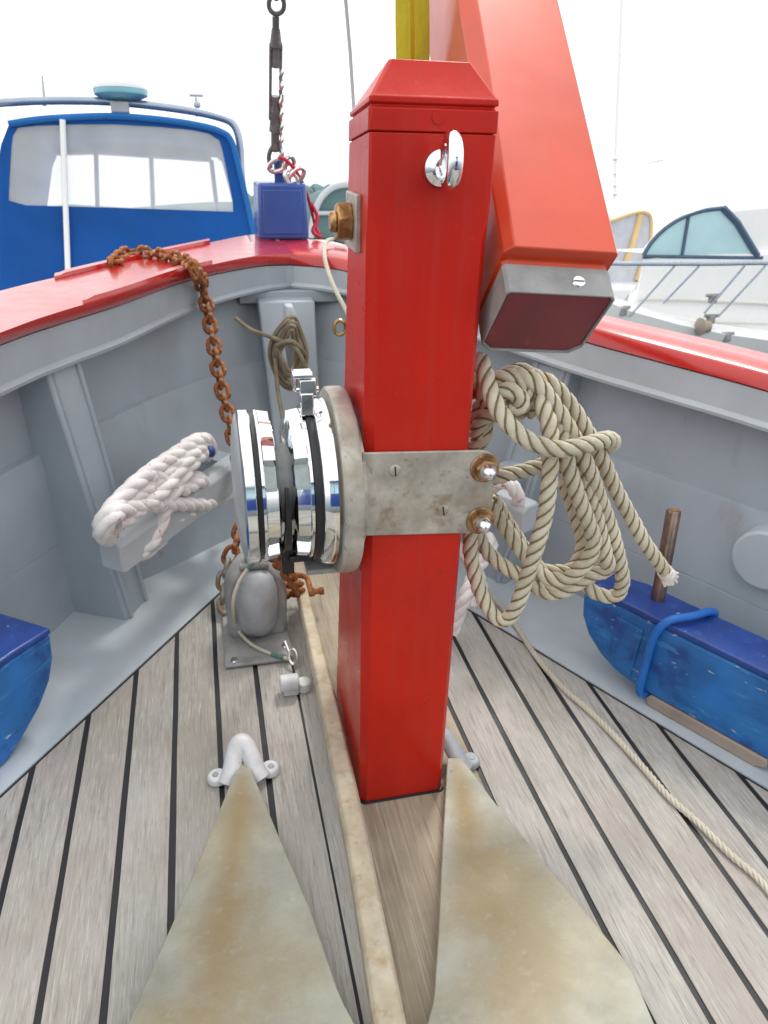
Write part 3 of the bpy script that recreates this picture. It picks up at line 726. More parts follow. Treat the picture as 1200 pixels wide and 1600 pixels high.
# ---------------------------------------------------------------- anchor
an = thing('anchor', 'galvanised anchor with two broad brown stained flukes lying flat on the deck', 'anchor', (.15, .5, 0))
def path_lerp(l, t):
    t = t * (len(l) - 1); i = min(int(t), len(l) - 2); return l[i].lerp(l[i + 1], t - i)
def fluke(outer, inner, dish, sx):
    bm = BM(); NU, NV = 26, 14; gt, gb, stv = [], [], []
    lo, li = [V(p) for p in outer], [V(p) for p in inner]
    for i in range(NU + 1):
        s = i / NU; a, b = path_lerp(lo, s), path_lerp(li, s); rt, rb = [], []
        for j in range(NV + 1):
            t = j / NV; p = a.lerp(b, t); z = dish * math.sin(math.pi * t) * min(1, s * 3)
            p = p + V((0, 0, z)); rt.append(bm.verts.new(p)); rb.append(bm.verts.new(p - V((0, 0, .0075))))
        gt.append(rt); gb.append(rb)
    bm.verts.index_update()
    for i in range(NU):
        for j in range(NV):
            bm.faces.new((gt[i][j], gt[i][j + 1], gt[i + 1][j + 1], gt[i + 1][j])); bm.faces.new((gb[i][j], gb[i + 1][j], gb[i + 1][j + 1], gb[i][j + 1]))
        for j in (0, NV): bm.faces.new((gt[i][j], gb[i][j], gb[i + 1][j], gt[i + 1][j]))
    for i in (0, NU):
        for j in range(NV): bm.faces.new((gt[i][j], gt[i][j + 1], gb[i][j + 1], gb[i][j]))
    st = []
    for i in range(NU + 1):
        for j in range(NV + 1):
            s, t = i / NU, j / NV; c0 = .50 - .10 * s * sx
            wv = .50 + .1 * math.sin(9 * s + 2 * sx) + .06 * math.sin(23 * s)
            q = max(0, 1 - abs(t - c0) / wv); q = q * q * (3 - 2 * q) * (max(0, 1 - s * .75) ** .5) * min(1, .35 + s * 6)
            st += [q, q]
    nm = obj('fluke', bm, 'anchor', an, bevel=.0015, smooth=30)
    me = bpy.data.objects[nm].data
    at = me.attributes.new('stain', 'FLOAT', 'POINT'); at.data.foreach_set('value', st); return nm
fluke([Zp(374, 1190, .030), Zp(283, 1412, .045), Zp(200, 1600, .055), V((-.23, .36, .055)), V((-.21, .26, .055))],
      [Zp(387, 1190, .030), Zp(442, 1322, .040), Zp(484, 1420, .045), Zp(532, 1560, .052), V((.135, .40, .055))], .006, 1)
fluke([Zp(722, 1184, .034), Zp(770, 1250, .036), Zp(870, 1370, .045), Zp(985, 1510, .052), V((.452, .40, .055)), V((.44, .27, .055))],
      [Zp(699, 1184, .034), Zp(691, 1330, .040), Zp(685, 1460, .048), Zp(678, 1562, .052), V((.172, .45, .055)), V((.17, .30, .055))], .006, -1)
bm = BM(); rings = []
sk = [Zp(469, 915, .055), Zp(515, 1110, .055), Zp(560, 1330, .055), Zp(608, 1600, .058), V((.142, .24, .06))]
for p, w in zip(sk, (.0125, .0165, .0175, .019, .020)):
    h = .016
    rings.append([p + V((-w, 0, -h)), p + V((w, 0, -h)), p + V((w, 0, h * .6)), p + V((w * .7, 0, h)), p + V((-w * .7, 0, h)), p + V((-w, 0, h * .6))])
loft(bm, rings); obj('shank', bm, 'shank', an, bevel=.002)
bm = BM(); tube(bm, [V((-.26, .28, .04)), V((.50, .28, .04))], .014, 14); box(bm, (.142, .27, .035), (.10, .09, .03)); obj('crown', bm, 'anchor', an, bevel=.003)
c = Zp(468, 927, .055); bm = BM()
pp = [c + V((-.026, .005, 0)), c + V((-.026, .03, .004)), c + V((-.022, .052, .008)), c + V((0, .062, .01)), c + V((.022, .052, .008)), c + V((.026, .03, .004)), c + V((.026, .005, 0))]
tube(bm, spline(pp, 6), .0065, 10); tube(bm, [c + V((-.034, 0, 0)), c + V((.052, 0, 0))], .0065, 12); tube(bm, [c + V((.020, 0, 0)), c + V((.034, 0, 0))], .0105, 12); ball(bm, c + V((-.030, 0, 0)), .0115); tube(bm, [c + V((.046, 0, 0)), c + V((.056, 0, 0))], .009, 12)
obj('shackle', bm, 'rust', an)

# deck chocks that hold the anchor
def saddle(c, w, label, m, legs=True, sc=1.0, yaw=0):
    rz = Matrix.Rotation(R(yaw), 3, 'Z'); root = thing('anchor_chock', label, 'chock', c, 'anchor chocks on the deck')
    q = lambda x, y, z: V(c) + rz @ V((x * sc, y * sc, z * sc))
    bm = BM(); pts = [q(-w - .003, -.024, .008), q(-w * .8, -.012, .020), q(-w * .55, .006, .034), q(-w * .28, .022, .045), q(0, .029, .048), q(w * .28, .022, .045), q(w * .55, .006, .034), q(w * .8, -.012, .020), q(w + .003, -.024, .008)]
    pts = spline(pts, 6); fr = frames(pts); rr = []
    for p, (t, n, b) in zip(pts, fr):
        rr.append([p + n * .013 * math.cos(a) * sc + b * .016 * math.sin(a) * sc for a in [2 * math.pi * k / 12 for k in range(12)]])
    loft(bm, rr); obj('arch', bm, m, root)
    for s in (-1, 1):
        bm = BM(); disc(bm, q(s * (w + .018), -.004, .001), (0, 0, 1), .0175 * sc, .013 * sc, 22, .0155 * sc); box(bm, q(s * (w + .004), -.006, .008), (.03 * sc, .028 * sc, .013 * sc), rz)
        lg = obj('lug', bm, m, root, bevel=.003)
        bm = BM(); disc(bm, q(s * (w + .020), -.004, .0135), (0, 0, 1), .006 * sc, .002, 16, .005 * sc); obj('screw', bm, 'galv', lg)
saddle(Zp(381, 1210, 0), .027, 'white chock with two lugs over the tip of the left fluke', 'white_metal')
saddle(V((.345, .905, 0)), .030, 'grey metal chock beside the post foot over the right fluke tip', 'galv')
ch = thing('anchor_chock', 'small white roller chock beside the anchor shank', 'chock', Zp(458, 1080, 0), 'anchor chocks on the deck'); c = Zp(458, 1082, 0)
bm = BM(); tube(bm, [c + V((-.026, 0, .026)), c + V((.012, 0, .026))], .017, 20); obj('roller', bm, 'white_metal', ch, bevel=.004)
bm = BM(); box(bm, c + V((-.004, .004, .008)), (.03, .03, .016)); disc(bm, c + V((.022, .004, .001)), (0, 0, 1), .015, .022, 20); obj('lug', bm, 'white_metal', ch, bevel=.003)

# ---------------------------------------------------------------- hanging rope coil on the right of the post
def Q(x, y): return 690 + x * .425, 540 + y * .425            # a sketch grid over the coil
def rp(l): return spline([Yp(*Q(x, y), d) for x, y, d in l], 8)
RR = .0122
paths = [
 # front turn that grips the bundle and returns behind it to the post
 [(140, 45, .93), (165, 120, .90), (190, 200, .875), (240, 280, .855), (320, 350, .835), (420, 380, .822), (520, 368, .825), (600, 345, .85), (628, 352, .89), (610, 372, .93), (520, 400, .96), (400, 430, .965), (300, 460, .96), (215, 480, .95), (150, 500, .96)],
 # hanging loops
 [(215, 135, .95), (290, 110, .92), (360, 150, .905), (420, 230, .895), (470, 310, .885), (530, 430, .88), (580, 560, .885), (625, 680, .89), (655, 800, .895), (665, 870, .90), (640, 920, .91), (580, 915, .92), (530, 880, .93), (540, 830, .945), (560, 760, .95), (540, 650, .945), (480, 500, .935), (420, 380, .93), (390, 280, .935), (400, 210, .94), (430, 190, .95)],
 [(330, 110, .95), (400, 140, .93), (470, 215, .92), (530, 310, .915), (590, 420, .915), (640, 530, .915), (700, 640, .915), (750, 730, .915), (800, 800, .918), (835, 850, .92)],
 [(360, 200, .90), (395, 290, .87), (400, 400, .857), (395, 500, .85), (380, 620, .85), (345, 750, .852), (310, 860, .857), (275, 960, .862), (235, 1010, .87), (185, 985, .885), (140, 900, .90), (110, 790, .915), (105, 700, .925), (120, 600, .94), (140, 520, .95)],
 [(430, 250, .90), (455, 400, .873), (490, 520, .868), (535, 640, .868), (560, 720, .87), (530, 800, .875), (460, 860, .885), (380, 850, .905), (330, 800, .925), (270, 720, .94), (215, 640, .955), (170, 560, .965)],
 [(480, 330, .90), (510, 440, .89), (560, 600, .882), (600, 760, .88), (610, 820, .885), (540, 850, .895), (440, 905, .90), (370, 905, .91), (330, 870, .92), (260, 830, .93), (200, 790, .94), (150, 730, .95), (120, 650, .96)],
 [(190, 560, .965), (240, 650, .96), (300, 740, .95), (360, 820, .94), (420, 830, .935), (480, 820, .935), (520, 740, .94), (500, 640, .945), (450, 500, .95)],
 # the knotted head of the coil against the post
 [(130, 330, .955), (150, 270, .94), (190, 250, .93), (250, 260, .92), (300, 220, .915), (310, 160, .915), (270, 120, .92), (215, 120, .93), (190, 160, .94), (230, 220, .945), (290, 240, .95), (330, 200, .955)],
 [(120, 300, .97), (150, 210, .96), (200, 140, .955), (270, 95, .95), (330, 110, .95), (350, 160, .945), (340, 220, .94), (300, 260, .94)],
 [(110, 380, .97), (140, 340, .955), (170, 250, .95), (150, 150, .955), (125, 110, .97)],
 [(210, 180, .905), (250, 165, .90), (290, 190, .898), (285, 235, .90), (240, 240, .905), (215, 205, .91)],
 [(165, 240, .96), (160, 320, .955), (140, 360, .96), (120, 400, .975)],
]
coil = thing('rope_coil', 'cream three strand rope coil with darkened grooves hanging beside the red post', 'rope', Yp(*Q(300, 500), .93))
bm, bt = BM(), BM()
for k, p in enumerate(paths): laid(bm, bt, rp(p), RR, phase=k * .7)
rn = obj('rope', bm, 'rope', coil, smooth=60); obj('groove_dark', bt, 'groove_dark', rn, smooth=60)
bm = BM(); e = rp(paths[2])[-9:]; tube(bm, resample(e[-5:], .006), .0133, 12)
for k in range(110):                                  # frayed tuft
    a = random.uniform(0, 6.28); rr_ = random.uniform(0, .011); t_ = (e[-1] - e[-3]).normalized(); o_ = V((math.cos(a), .3, math.sin(a))) * rr_
    tube(bm, [e[-2] + o_, e[-1] + o_ * 1.25 + t_ * .004, e[-1] + o_ * random.uniform(1.1, 1.8) + t_ * random.uniform(.004, .016)], .0017, 5)
obj('frayed_end', bm, 'rope_end', coil)
# wooden peg the coil hangs from
bm = BM(); c = Yp(*Q(150, 170), .985); tube(bm, [V((PX1 - .002, .985, c.z)), V((c.x + .075, .985, c.z + .008))], .013, 16); ball(bm, V((c.x + .075, .985, c.z + .008)), .017)
obj('belaying_peg', bm, 'red', post)
# light line running from behind the coil across the deck
tl = [Zp(742, 900, .05), Zp(775, 938, .012), Zp(806, 977, .008), Zp(838, 1026, .006), Zp(880, 1075, .006), Zp(920, 1110, .006), Zp(962, 1152, .006), Zp(1003, 1197, .006), Zp(1045, 1245, .006), Zp(1090, 1285, .006), Zp(1140, 1334, .006), Zp(1200, 1390, .006), V((.74, .42, .006)), V((.80, .25, .006))]
bm = BM(); laid(bm, None, spline(tl, 10), .0062, per=8, seg=6); tag(obj('deck_line', bm, 'cord', org=tl[2]), 'thin cream line trailing across the teak planks on the right', 'line')
# light line at the bow rail
bm = BM(); c1 = [Zp(540, 378, .685), Zp(522, 374, .688), Zp(510, 378, .688), Yp(507, 398, 2.23), Yp(513, 425, 2.16), Yp(525, 455, 2.10), Yp(541, 486, 2.05), Yp(560, 530, 2.0)]
c1 = spline(c1, 8); tube(bm, c1, .0065, 8)
bl = tag(obj('rail_line', bm, 'cord', org=c1[0]), 'short cream line hanging over the bow rail left of the post', 'line')
bm = BM(); tube(bm, c1[:9], .0085, 8); obj('whipping', bm, 'teal', bl)

# ---------------------------------------------------------------- mooring bars with white rope
def bar(A, B, hgt, wid, label):
    A, B = V(A), V(B); t = (B - A).normalized(); s = V((t.y, -t.x, 0)).normalized(); z = t.cross(s); z = z if z.z > 0 else -z
    root = thing('mooring_bar', label, 'mooring bar', A, 'mooring bars on the bulwarks')
    bm = BM(); c = .012; sec = [(-wid, -hgt), (wid, -hgt), (wid, hgt - c), (wid - c, hgt), (-wid + c, hgt), (-wid, hgt - c)]
    loft(bm, [[A + t * e + s * a * g + z * b * g for a, b in sec] for e, g in ((-.004, .9), (.004, 1), (.2, 1), ((B - A).length, 1))])
    obj('timber', bm, 'grey_light', root, bevel=.003); return root, t, s, z
BA, BB = V((-.205, 1.385, .232)), V((.062, 1.80, .222))
brL = bar(BA - (BB - BA).normalized() * .03, BB, .036, .028, 'grey timber mooring bar on the left bulwark under white rope')[0]
# struts back to the bulwark
for k, f in ((0, .18), (1, .9)):
    p = BA.lerp(BB, f); i = nearest(lfL, p); bm = BM()
    prism(bm, [p + V((-.02, -.02, -.03)), p + V((.02, .02, -.03)), p + V((.02, .02, .03)), p + V((-.02, -.02, .03))], nbL[i] * (.10 if k == 0 else .24)); obj('strut', bm, 'grey', brL, bevel=.003)
def Q5(x, y): return 140 + x * .2833, 640 + y * .2833
def wy(u, off): return 1.385 + (u - 185) / 175 * .40 + off
def wrp(l): return spline([Yp(*Q5(x, y), wy(Q5(x, y)[0], o)) for x, y, o in l], 8)
wp_ = [
 [(120, 720, .03), (70, 690, -.03), (75, 610, -.045), (190, 470, -.05), (330, 345, -.05), (470, 250, -.05), (560, 185, -.045), (630, 165, -.03), (665, 205, .0), (650, 260, .03)],
 [(130, 700, .03), (90, 640, -.03), (220, 500, -.055), (350, 410, -.06), (440, 330, -.065), (540, 250, -.06), (620, 210, -.03)],
 [(60, 690, -.02), (110, 600, -.065), (200, 548, -.075), (350, 525, -.085), (500, 522, -.09), (630, 522, -.085), (700, 495, -.05), (690, 460, -.04), (640, 420, -.05), (600, 380, -.06), (560, 390, -.065), (545, 440, -.065)],
 [(225, 815, -.0), (265, 795, -.05), (340, 730, -.07), (385, 640, -.075), (420, 540, -.08), (470, 440, -.085), (540, 330, -.08), (600, 260, -.06), (660, 220, -.01)],
 [(270, 800, -.0), (330, 770, -.045), (410, 690, -.06), (470, 610, -.065), (560, 560, -.07), (650, 530, -.06)],
 [(150, 640, -.06), (260, 560, -.08), (380, 470, -.09), (470, 360, -.085), (560, 250, -.07), (640, 190, -.02)],
 [(330, 360, -.055), (440, 395, -.07), (500, 440, -.085), (560, 420, -.08), (620, 400, -.07), (680, 470, -.03), (740, 440, .0), (765, 470, .05)],
]
bm = BM(); wr = thing('mooring_rope', 'white rope with red flecks belayed in turns round the left mooring bar', 'rope', BA.lerp(BB, .4))
for k, p in enumerate(wp_): laid(bm, None, wrp(p), .0172, pitch=.125, per=12, phase=k, off=.40, sr=.64)
obj('turns', bm, 'white_rope', wr, smooth=60)
bm = BM(); e = Yp(*Q5(645, 232), wy(Q5(645, 232)[0], -.055)); tube(bm, [e, e + V((.012, .008, -.004))], .014, 12); obj('taped_end', bm, 'navy', wr)

RA, RBv = V((.640, 1.29, .270)), V((.42, 1.72, .262))
brR = bar(RA, RBv, .034, .030, 'grey timber mooring bar end behind the hanging coil on the right')[0]
p = RA.lerp(RBv, .35); i = nearest(lfR, p); bm = BM()
prism(bm, [p + V((.02, -.02, -.03)), p + V((-.02, .02, -.03)), p + V((-.02, .02, .03)), p + V((.02, -.02, .03))], nbR[i] * .17); obj('strut', bm, 'grey', brR, bevel=.003)
bm = BM()
for k, l in enumerate(([(740, 800, 1.45), (762, 770, 1.36), (785, 752, 1.30), (806, 768, 1.29), (812, 800, 1.33)],
          [(735, 780, 1.40), (750, 830, 1.33), (768, 850, 1.30), (745, 890, 1.28), (728, 930, 1.25), (716, 962, 1.24), (705, 990, 1.24)],
          [(712, 850, 1.42), (738, 880, 1.38), (752, 915, 1.34), (742, 950, 1.31)])):
    laid(bm, None, spline([Yp(*q) for q in l], 8), .0155, pitch=.10, per=12, phase=k, off=.42, sr=.62)
tag(obj('mooring_rope', bm, 'white_rope', org=RA, smooth=60), 'white rope with red flecks on the right mooring bar behind the post', 'rope')

# upright cleat on the stem and its twine hank
cl = thing('stem_cleat', 'pale grey upright wooden cleat fixed to the stem board', 'cleat', (.22, 2.0, .42))
bm = BM(); t0, t1 = Yp(451, 476, 2.0), Yp(466, 610, 1.93)
rings = []
for t, w in ((0, .010), (.08, .016), (.3, .019), (.5, .022), (.7, .019), (.93, .014), (1, .008)):
    p = t0.lerp(t1, t); y_ = -.03 - .012 * math.cos(math.pi * 2 * t); rings.append([p + V((-w, 0, 0)), p + V((-w * .6, y_ * .6, 0)), p + V((w * .6, y_ * .6, 0)), p + V((w, 0, 0)), p + V((w, .02, 0)), p + V((-w, .02, 0))])
loft(bm, rings); m_ = t0.lerp(t1, .5); box(bm, m_ + V((0, .04, 0)), (.03, .07, .05)); obj('horn', bm, 'grey_light', cl, bevel=.003)
bm = BM()
for k in range(11):
    w = 13 + k * 1.75 + random.uniform(-1, 1); cxk = 452 + random.uniform(-4, 4); top = 512 - k * 1.6 + random.uniform(-3, 3); bot = 582 + k * 2.2 + random.uniform(-5, 5)
    pts = [(cxk + 4, top), (cxk - w * .75, top + 28), (cxk - w, (top + bot) / 2 + 4), (cxk - w * .55, bot - 14), (cxk + 3, bot), (cxk + w * .7, bot - 20), (cxk + w * .92, (top + bot) / 2), (cxk + w * .6, top + 22)]
    tube(bm, spline([Yp(u, v, 1.90 + .004 * k - (.03 if abs(u - cxk) < 8 else 0)) for u, v in pts], 6, True), .0048, 7, loop=True)
tube(bm, spline([Yp(430, 560, 1.90), Yp(434, 610, 1.87), Yp(441, 650, 1.83), Yp(446, 690, 1.80)], 6), .0058, 7)
tube(bm, spline([Yp(368, 497, 2.02), Yp(392, 515, 1.98), Yp(425, 527, 1.92), Yp(462, 545, 1.87), Yp(478, 575, 1.88)], 6), .0058, 7)
tube(bm, spline([Yp(432, 540, 1.90), Yp(455, 533, 1.865), Yp(476, 552, 1.90)], 6), .0058, 7)
tag(obj('twine_hank', bm, 'twine', org=Yp(455, 560, 1.9)), 'hank of brown twine looped over the upright stem cleat', 'twine')
bm = BM(); c = Yp(531, 512, 2.02); tube(bm, [c + V((math.cos(a) * .016, 0, math.sin(a) * .02)) for a in [2 * math.pi * k / 18 for k in range(18)]], .005, 8, loop=True)
tag(obj('ring_eye', bm, 'brass', org=c), 'small brass eye on the bow planking left of the post', 'eye')

# unseen dark cabin added aft of the viewer, to darken reflections in chrome and paint
wh = thing('reflection_blocker', 'unseen dark blue cabin added aft of the viewer to darken reflections', 'reflection_blocker', (.25, -2.4, 0))
bm = BM(); box(bm, (.25, -3.3, .50), (1.9, 1.8, 1.0)); box(bm, (.25, -3.3, 1.98), (2.1, 2.0, .09))
for x in (-.66, -.10, .60, 1.16): box(bm, (x, -2.45, 1.47), (.08, .08, .94))
for x in (-.66, 1.16): box(bm, (x, -4.15, 1.47), (.08, .08, .94))
obj('cabin', bm, 'navy', wh, bevel=.01)
for x, w in ((-.38, .48), (.25, .62), (.88, .48)):
    bm = BM(); box(bm, (x, -2.45, 1.465), (w, .01, .925)); obj('added_window', bm, 'tint_glass', wh)
# ---------------------------------------------------------------- blue blocks at the sides
bk = thing('blue_block', 'worn blue wooden block with steel pin on the right waterway', 'block', (.82, .95, 0), 'blue wooden blocks')
ba, bb_ = V((.7896, .9678, 0)), V((.8982, .7774, 0)); be = (bb_ - ba).normalized(); bn_ = V((-be.y, be.x, 0)); bn_ = bn_ if bn_.x > 0 else -bn_
Pf = lambda s, z, o=0: ba + be * s + bn_ * o + V((0, 0, z))
prof = [(-.185, .178), (-.178, .125), (-.158, .088), (-.125, .058), (-.09, .040), (-.05, .031), (-.012, .029), (.30, .029), (.62, .029), (.62, .182), (-.012, .184), (-.10, .186)]
bm = BM(); TK = .085
prism(bm, [Pf(s, z) for s, z in prof], bn_ * TK); obj('body', bm, 'blue_wood', bk, bevel=.006, seg=3, smooth=30)
bm = BM(); tp_ = [(-.183, .1795), (-.185, .186), (-.10, .2005), (-.012, .1985), (.62, .196), (.62, .1835), (-.012, .1853), (-.10, .1873)]
prism(bm, [Pf(s, z, -.001) for s, z in tp_], bn_ * (TK + .012)); obj('top_board', bm, 'navy', bk, bevel=.005, seg=3, smooth=30)
bm = BM(); prism(bm, [Pf(-.005, .026, -.002), Pf(-.012, .015, -.002), Pf(-.004, .0018, -.002), Pf(.205, .0018, -.002), Pf(.225, .012, -.002), Pf(.222, .0285, -.002), Pf(.0, .0285, -.002)], bn_ * .075); obj('runner', bm, 'bare_wood', bk, bevel=.003)
bm = BM(); prism(bm, [Pf(-.105, .165, -.004), Pf(-.045, .16, -.004), Pf(-.05, .045, -.004), Pf(-.10, .06, -.004)], bn_ * .006); obj('patch', bm, 'blue_wood', bk, bevel=.002)
pb = Zp(1028, 938, .197); pt = pb + V((.0, .0, .175)); ptx = Yp(1053, 797, pb.y + .02)
bm = BM(); tube(bm, [pb - V((0, 0, .01)), ptx - (ptx - pb).normalized() * .003, ptx], [.0135, .0135, .0115], 20); pn_ = obj('pin', bm, 'pin', bk)
plabel(pn_, 'brown stained steel pin')
bm = BM(); disc(bm, ptx, (ptx - pb), .0085, .0008, 16); obj('pin_end', bm, 'brass', pn_)
bm = BM()
lp = [Pf(-.02, .030, -.012), Pf(-.022, .10, -.012), Pf(-.018, .17, -.014), Pf(-.004, .205, .0), Pf(.02, .210, .04), Pf(.035, .206, .09), Pf(.036, .18, .108), Pf(.02, .10, .108), Pf(.0, .03, .105), Pf(-.01, .018, .05)]
tube(bm, spline(lp, 6, True), .0078, 10, loop=True)
tag(obj('blue_lashing', bm, 'blue_cord', org=Pf(0, .2, .04)), 'bright blue rope loop tied round the right wooden block', 'rope loop')
# left one, seen only by its end
bk2 = thing('blue_block', 'worn blue wooden block at the left edge of the deck', 'block', (-.42, 1.2, 0), 'blue wooden blocks')
e2 = V((-.42, -.60, 0)).normalized(); n2 = V((-e2.y, e2.x, 0)); n2 = n2 if n2.x < 0 else -n2
a2 = Zp(24, 1092, .09); a2.z = 0
Pg = lambda s, z, o=0: a2 + e2 * s + n2 * o + V((0, 0, z))
prof2 = [(-.085, .178), (-.08, .130), (-.062, .090), (-.030, .055), (.008, .030), (.04, .012), (.06, .002), (.7, .002), (.7, .182), (0, .184)]
bm = BM(); prism(bm, [Pg(s, z, -.02) for s, z in prof2], n2 * .11); obj('body', bm, 'blue_wood', bk2, bevel=.006, seg=3, smooth=30)
bm = BM(); prism(bm, [Pg(-.085, .180, -.022), Pg(-.087, .192, -.022), Pg(0, .199, -.022), Pg(.7, .197, -.022), Pg(.7, .184, -.022), Pg(0, .186, -.022)], n2 * .12); obj('top_board', bm, 'navy', bk2, bevel=.005, seg=3)

# ---------------------------------------------------------------- stem head box and forestay
BY = 2.56
sb = thing('stem_box', 'royal blue box on the red bow rail below the forestay', 'box', (.235, BY, .68))
bz0 = .673; x0 = Yp(405, 330, BY).x; x1 = Yp(479, 330, BY).x; zt = Yp(442, 286, BY).z
bm = BM(); loft(bm, [[V((x0 - .006, BY, bz0)), V((x1 + .006, BY, bz0)), V((x1 + .02, BY + .12, bz0)), V((x0 - .012, BY + .12, bz0))], [V((x0, BY, zt)), V((x1, BY, zt)), V((x1 + .015, BY + .11, zt)), V((x0 - .008, BY + .11, zt))]])
obj('casing', bm, 'cowl_blue', sb, bevel=.010, seg=3)
bm = BM(); loft(bm, [[V((x0 + .010, BY - .004, bz0 + .018)), V((x1 - .012, BY - .004, bz0 + .018)), V((x1 - .012, BY + .002, bz0 + .018)), V((x0 + .010, BY + .002, bz0 + .018))], [V((x0 + .014, BY - .004, zt - .02)), V((x1 - .014, BY - .004, zt - .02)), V((x1 - .014, BY + .002, zt - .02)), V((x0 + .014, BY + .002, zt - .02))]])
obj('front_panel', bm, 'cowl_blue', sb, bevel=.002)
bm = BM(); box(bm, V(((x0 + x1) / 2, BY + .06, zt + .03)), (.035, .02, .08)); obj('chain_plate', bm, 'cowl_blue', sb, bevel=.004)
# forestay: shackle, turnbuckle, links
fs = thing('forestay', 'dark turnbuckle and shackles of the forestay hanging above the blue box', 'rigging', Yp(432, 262, BY + .06))
SY = lambda v: BY + .06 - (270 - v) * .0006
def sp_(u, v): return Yp(u, v, SY(v))
bm = BM(); pts = [sp_(423, 262), sp_(420, 246), sp_(424, 232), sp_(431, 228), sp_(438, 232), sp_(441, 246), sp_(438, 262)]
tube(bm, spline(pts, 5), .0072, 9); obj('shackle', bm, 'stay', fs)
bm = BM(); tube(bm, [sp_(430, 236), sp_(430, 205)], .013, 10); tube(bm, [sp_(430, 205), sp_(430, 165)], [.019, .013], 12); tube(bm, [sp_(430, 190), sp_(430, 150)], .012, 12); obj('screw', bm, 'stay', fs)
bm = BM(); tube(bm, [sp_(431, 45), sp_(431, 72)], [.012, .018], 12); tube(bm, [sp_(431, 26), sp_(431, 48)], .010, 10)
tube(bm, [sp_(431, 72), sp_(431, 105)], .012, 12); obj('screw', bm, 'stay', fs)
bm = BM(); tube(bm, [sp_(422, 186), sp_(423, 70)], .0048, 8); tube(bm, [sp_(438, 186), sp_(439, 70)], .0048, 8); tube(bm, [sp_(420, 182), sp_(440, 182)], .010, 8); tube(bm, [sp_(421, 73), sp_(441, 73)], .010, 8)
obj('turnbuckle_body', bm, 'stay', fs)
for v0, v1 in ((22, -8), (-2, -40)):
    bm = BM(); pts = []
    a_, b_ = sp_(432, v0), sp_(432, v1); ax_ = (b_ - a_).normalized(); sd = V((1, 0, 0)) if v0 > 10 else V((.3, -.95, 0)); hw = .021
    L_ = (b_ - a_).length
    for k in range(9): an_ = math.pi * k / 8; pts.append(b_ + sd * hw * math.cos(an_) + ax_ * (hw * math.sin(an_) - hw))
    for k in range(9): an_ = math.pi + math.pi * k / 8; pts.append(a_ + sd * hw * math.cos(an_) + ax_ * (hw * math.sin(an_) + hw))
    tube(bm, pts, .0065, 9, loop=True); obj('link', bm, 'stay', fs)
bm = BM(); tw = [sp_(439 + 1.6 * math.sin(v * .30), v) + V((0, -.014 + .005 * math.cos(v * .30), 0)) for v in range(110, 250, 3)]
tube(bm, tw, .0065, 7); obj('seizing', bm, 'steel', fs)
bm = BM(); c = Yp(450, 268, BY + .02)
for (du, dv, ang) in ((-14, -8, .4), (2, -6, 1.4), (12, 6, .8), (5, 10, 2.2)):
    q = c + V((du * .0022, 0, -dv * .0022)); d1 = V((math.cos(ang), -.2, math.sin(ang))); d2 = V((-math.sin(ang), -.4, math.cos(ang)))
    tube(bm, [q + d1 * .030 * math.cos(a) + d2 * .017 * math.sin(a) for a in [2 * math.pi * k / 18 for k in range(18)]], .0075, 8, loop=True)
tag(obj('shackle_cluster', bm, 'steel', org=c), 'cluster of steel shackles lying on top of the blue bow box', 'shackles')
bm = BM(); pts = [Yp(430, 250, BY + .03), Yp(440, 247, BY), Yp(453, 256, BY), Yp(470, 280, BY + .04), Yp(480, 305, BY + .08), Yp(487, 330, BY + .1), Yp(492, 350, BY + .08), Yp(499, 366, BY + .05)]
tube(bm, spline(pts, 6), .0055, 8); tube(bm, spline([Yp(486, 318, BY + .1), Yp(496, 340, BY + .08), Yp(489, 362, BY + .05), Yp(503, 371, BY + .03)], 6), .0065, 8)
tag(obj('red_lanyard', bm, 'red_cord', org=c), 'red cord trailing down the side of the blue bow box', 'cord')
# thin halyard
bm = BM(); tube(bm, [Yp(534, -60, 1.9), Yp(540, 0, 1.9), Yp(547, 80, 1.9), Yp(553, 172, 1.9), Yp(572, 330, 1.9), V((.47, 1.70, .02))], .0042, 7)
tag(obj('halyard', bm, 'handle', org=V((.47, 1.70, .02))), 'thin grey halyard rising beside the top of the post', 'line')

# ---------------------------------------------------------------- the harbour beyond, in the level world
bm = BM(); vs = [bm.verts.new(p) for p in ((-900, -60, 0), (900, -60, 0), (900, 1500, 0), (-900, 1500, 0))]; bm.faces.new(vs); struct(obj('water', bm, 'water', smooth=0), True)
bm = BM(); rings = []
ridge = [(330, 318), (380, 306), (420, 300), (470, 292), (500, 288), (540, 294), (600, 300), (660, 312), (740, 326), (820, 338), (900, 346)]
hp = [Wp(u, v, 420) for u, v in ridge]; 
hp = [hp[0] + V((-300, 60, -14)), hp[0] + V((-150, 30, -4))] + hp
hp = spline(hp, 6)
for p in hp:
    h = max(.5, p.z + random.uniform(-1.2, 1.2))
    rings.append([V((p.x, 372, -1)), V((p.x, 385, h * .45)), V((p.x + random.uniform(-2, 2), 405, h * .8)), V((p.x, 420, h)), V((p.x, 450, h * .9)), V((p.x, 520, -1))])
loft(bm, rings); struct(obj('hills', bm, 'hill', smooth=60), True)

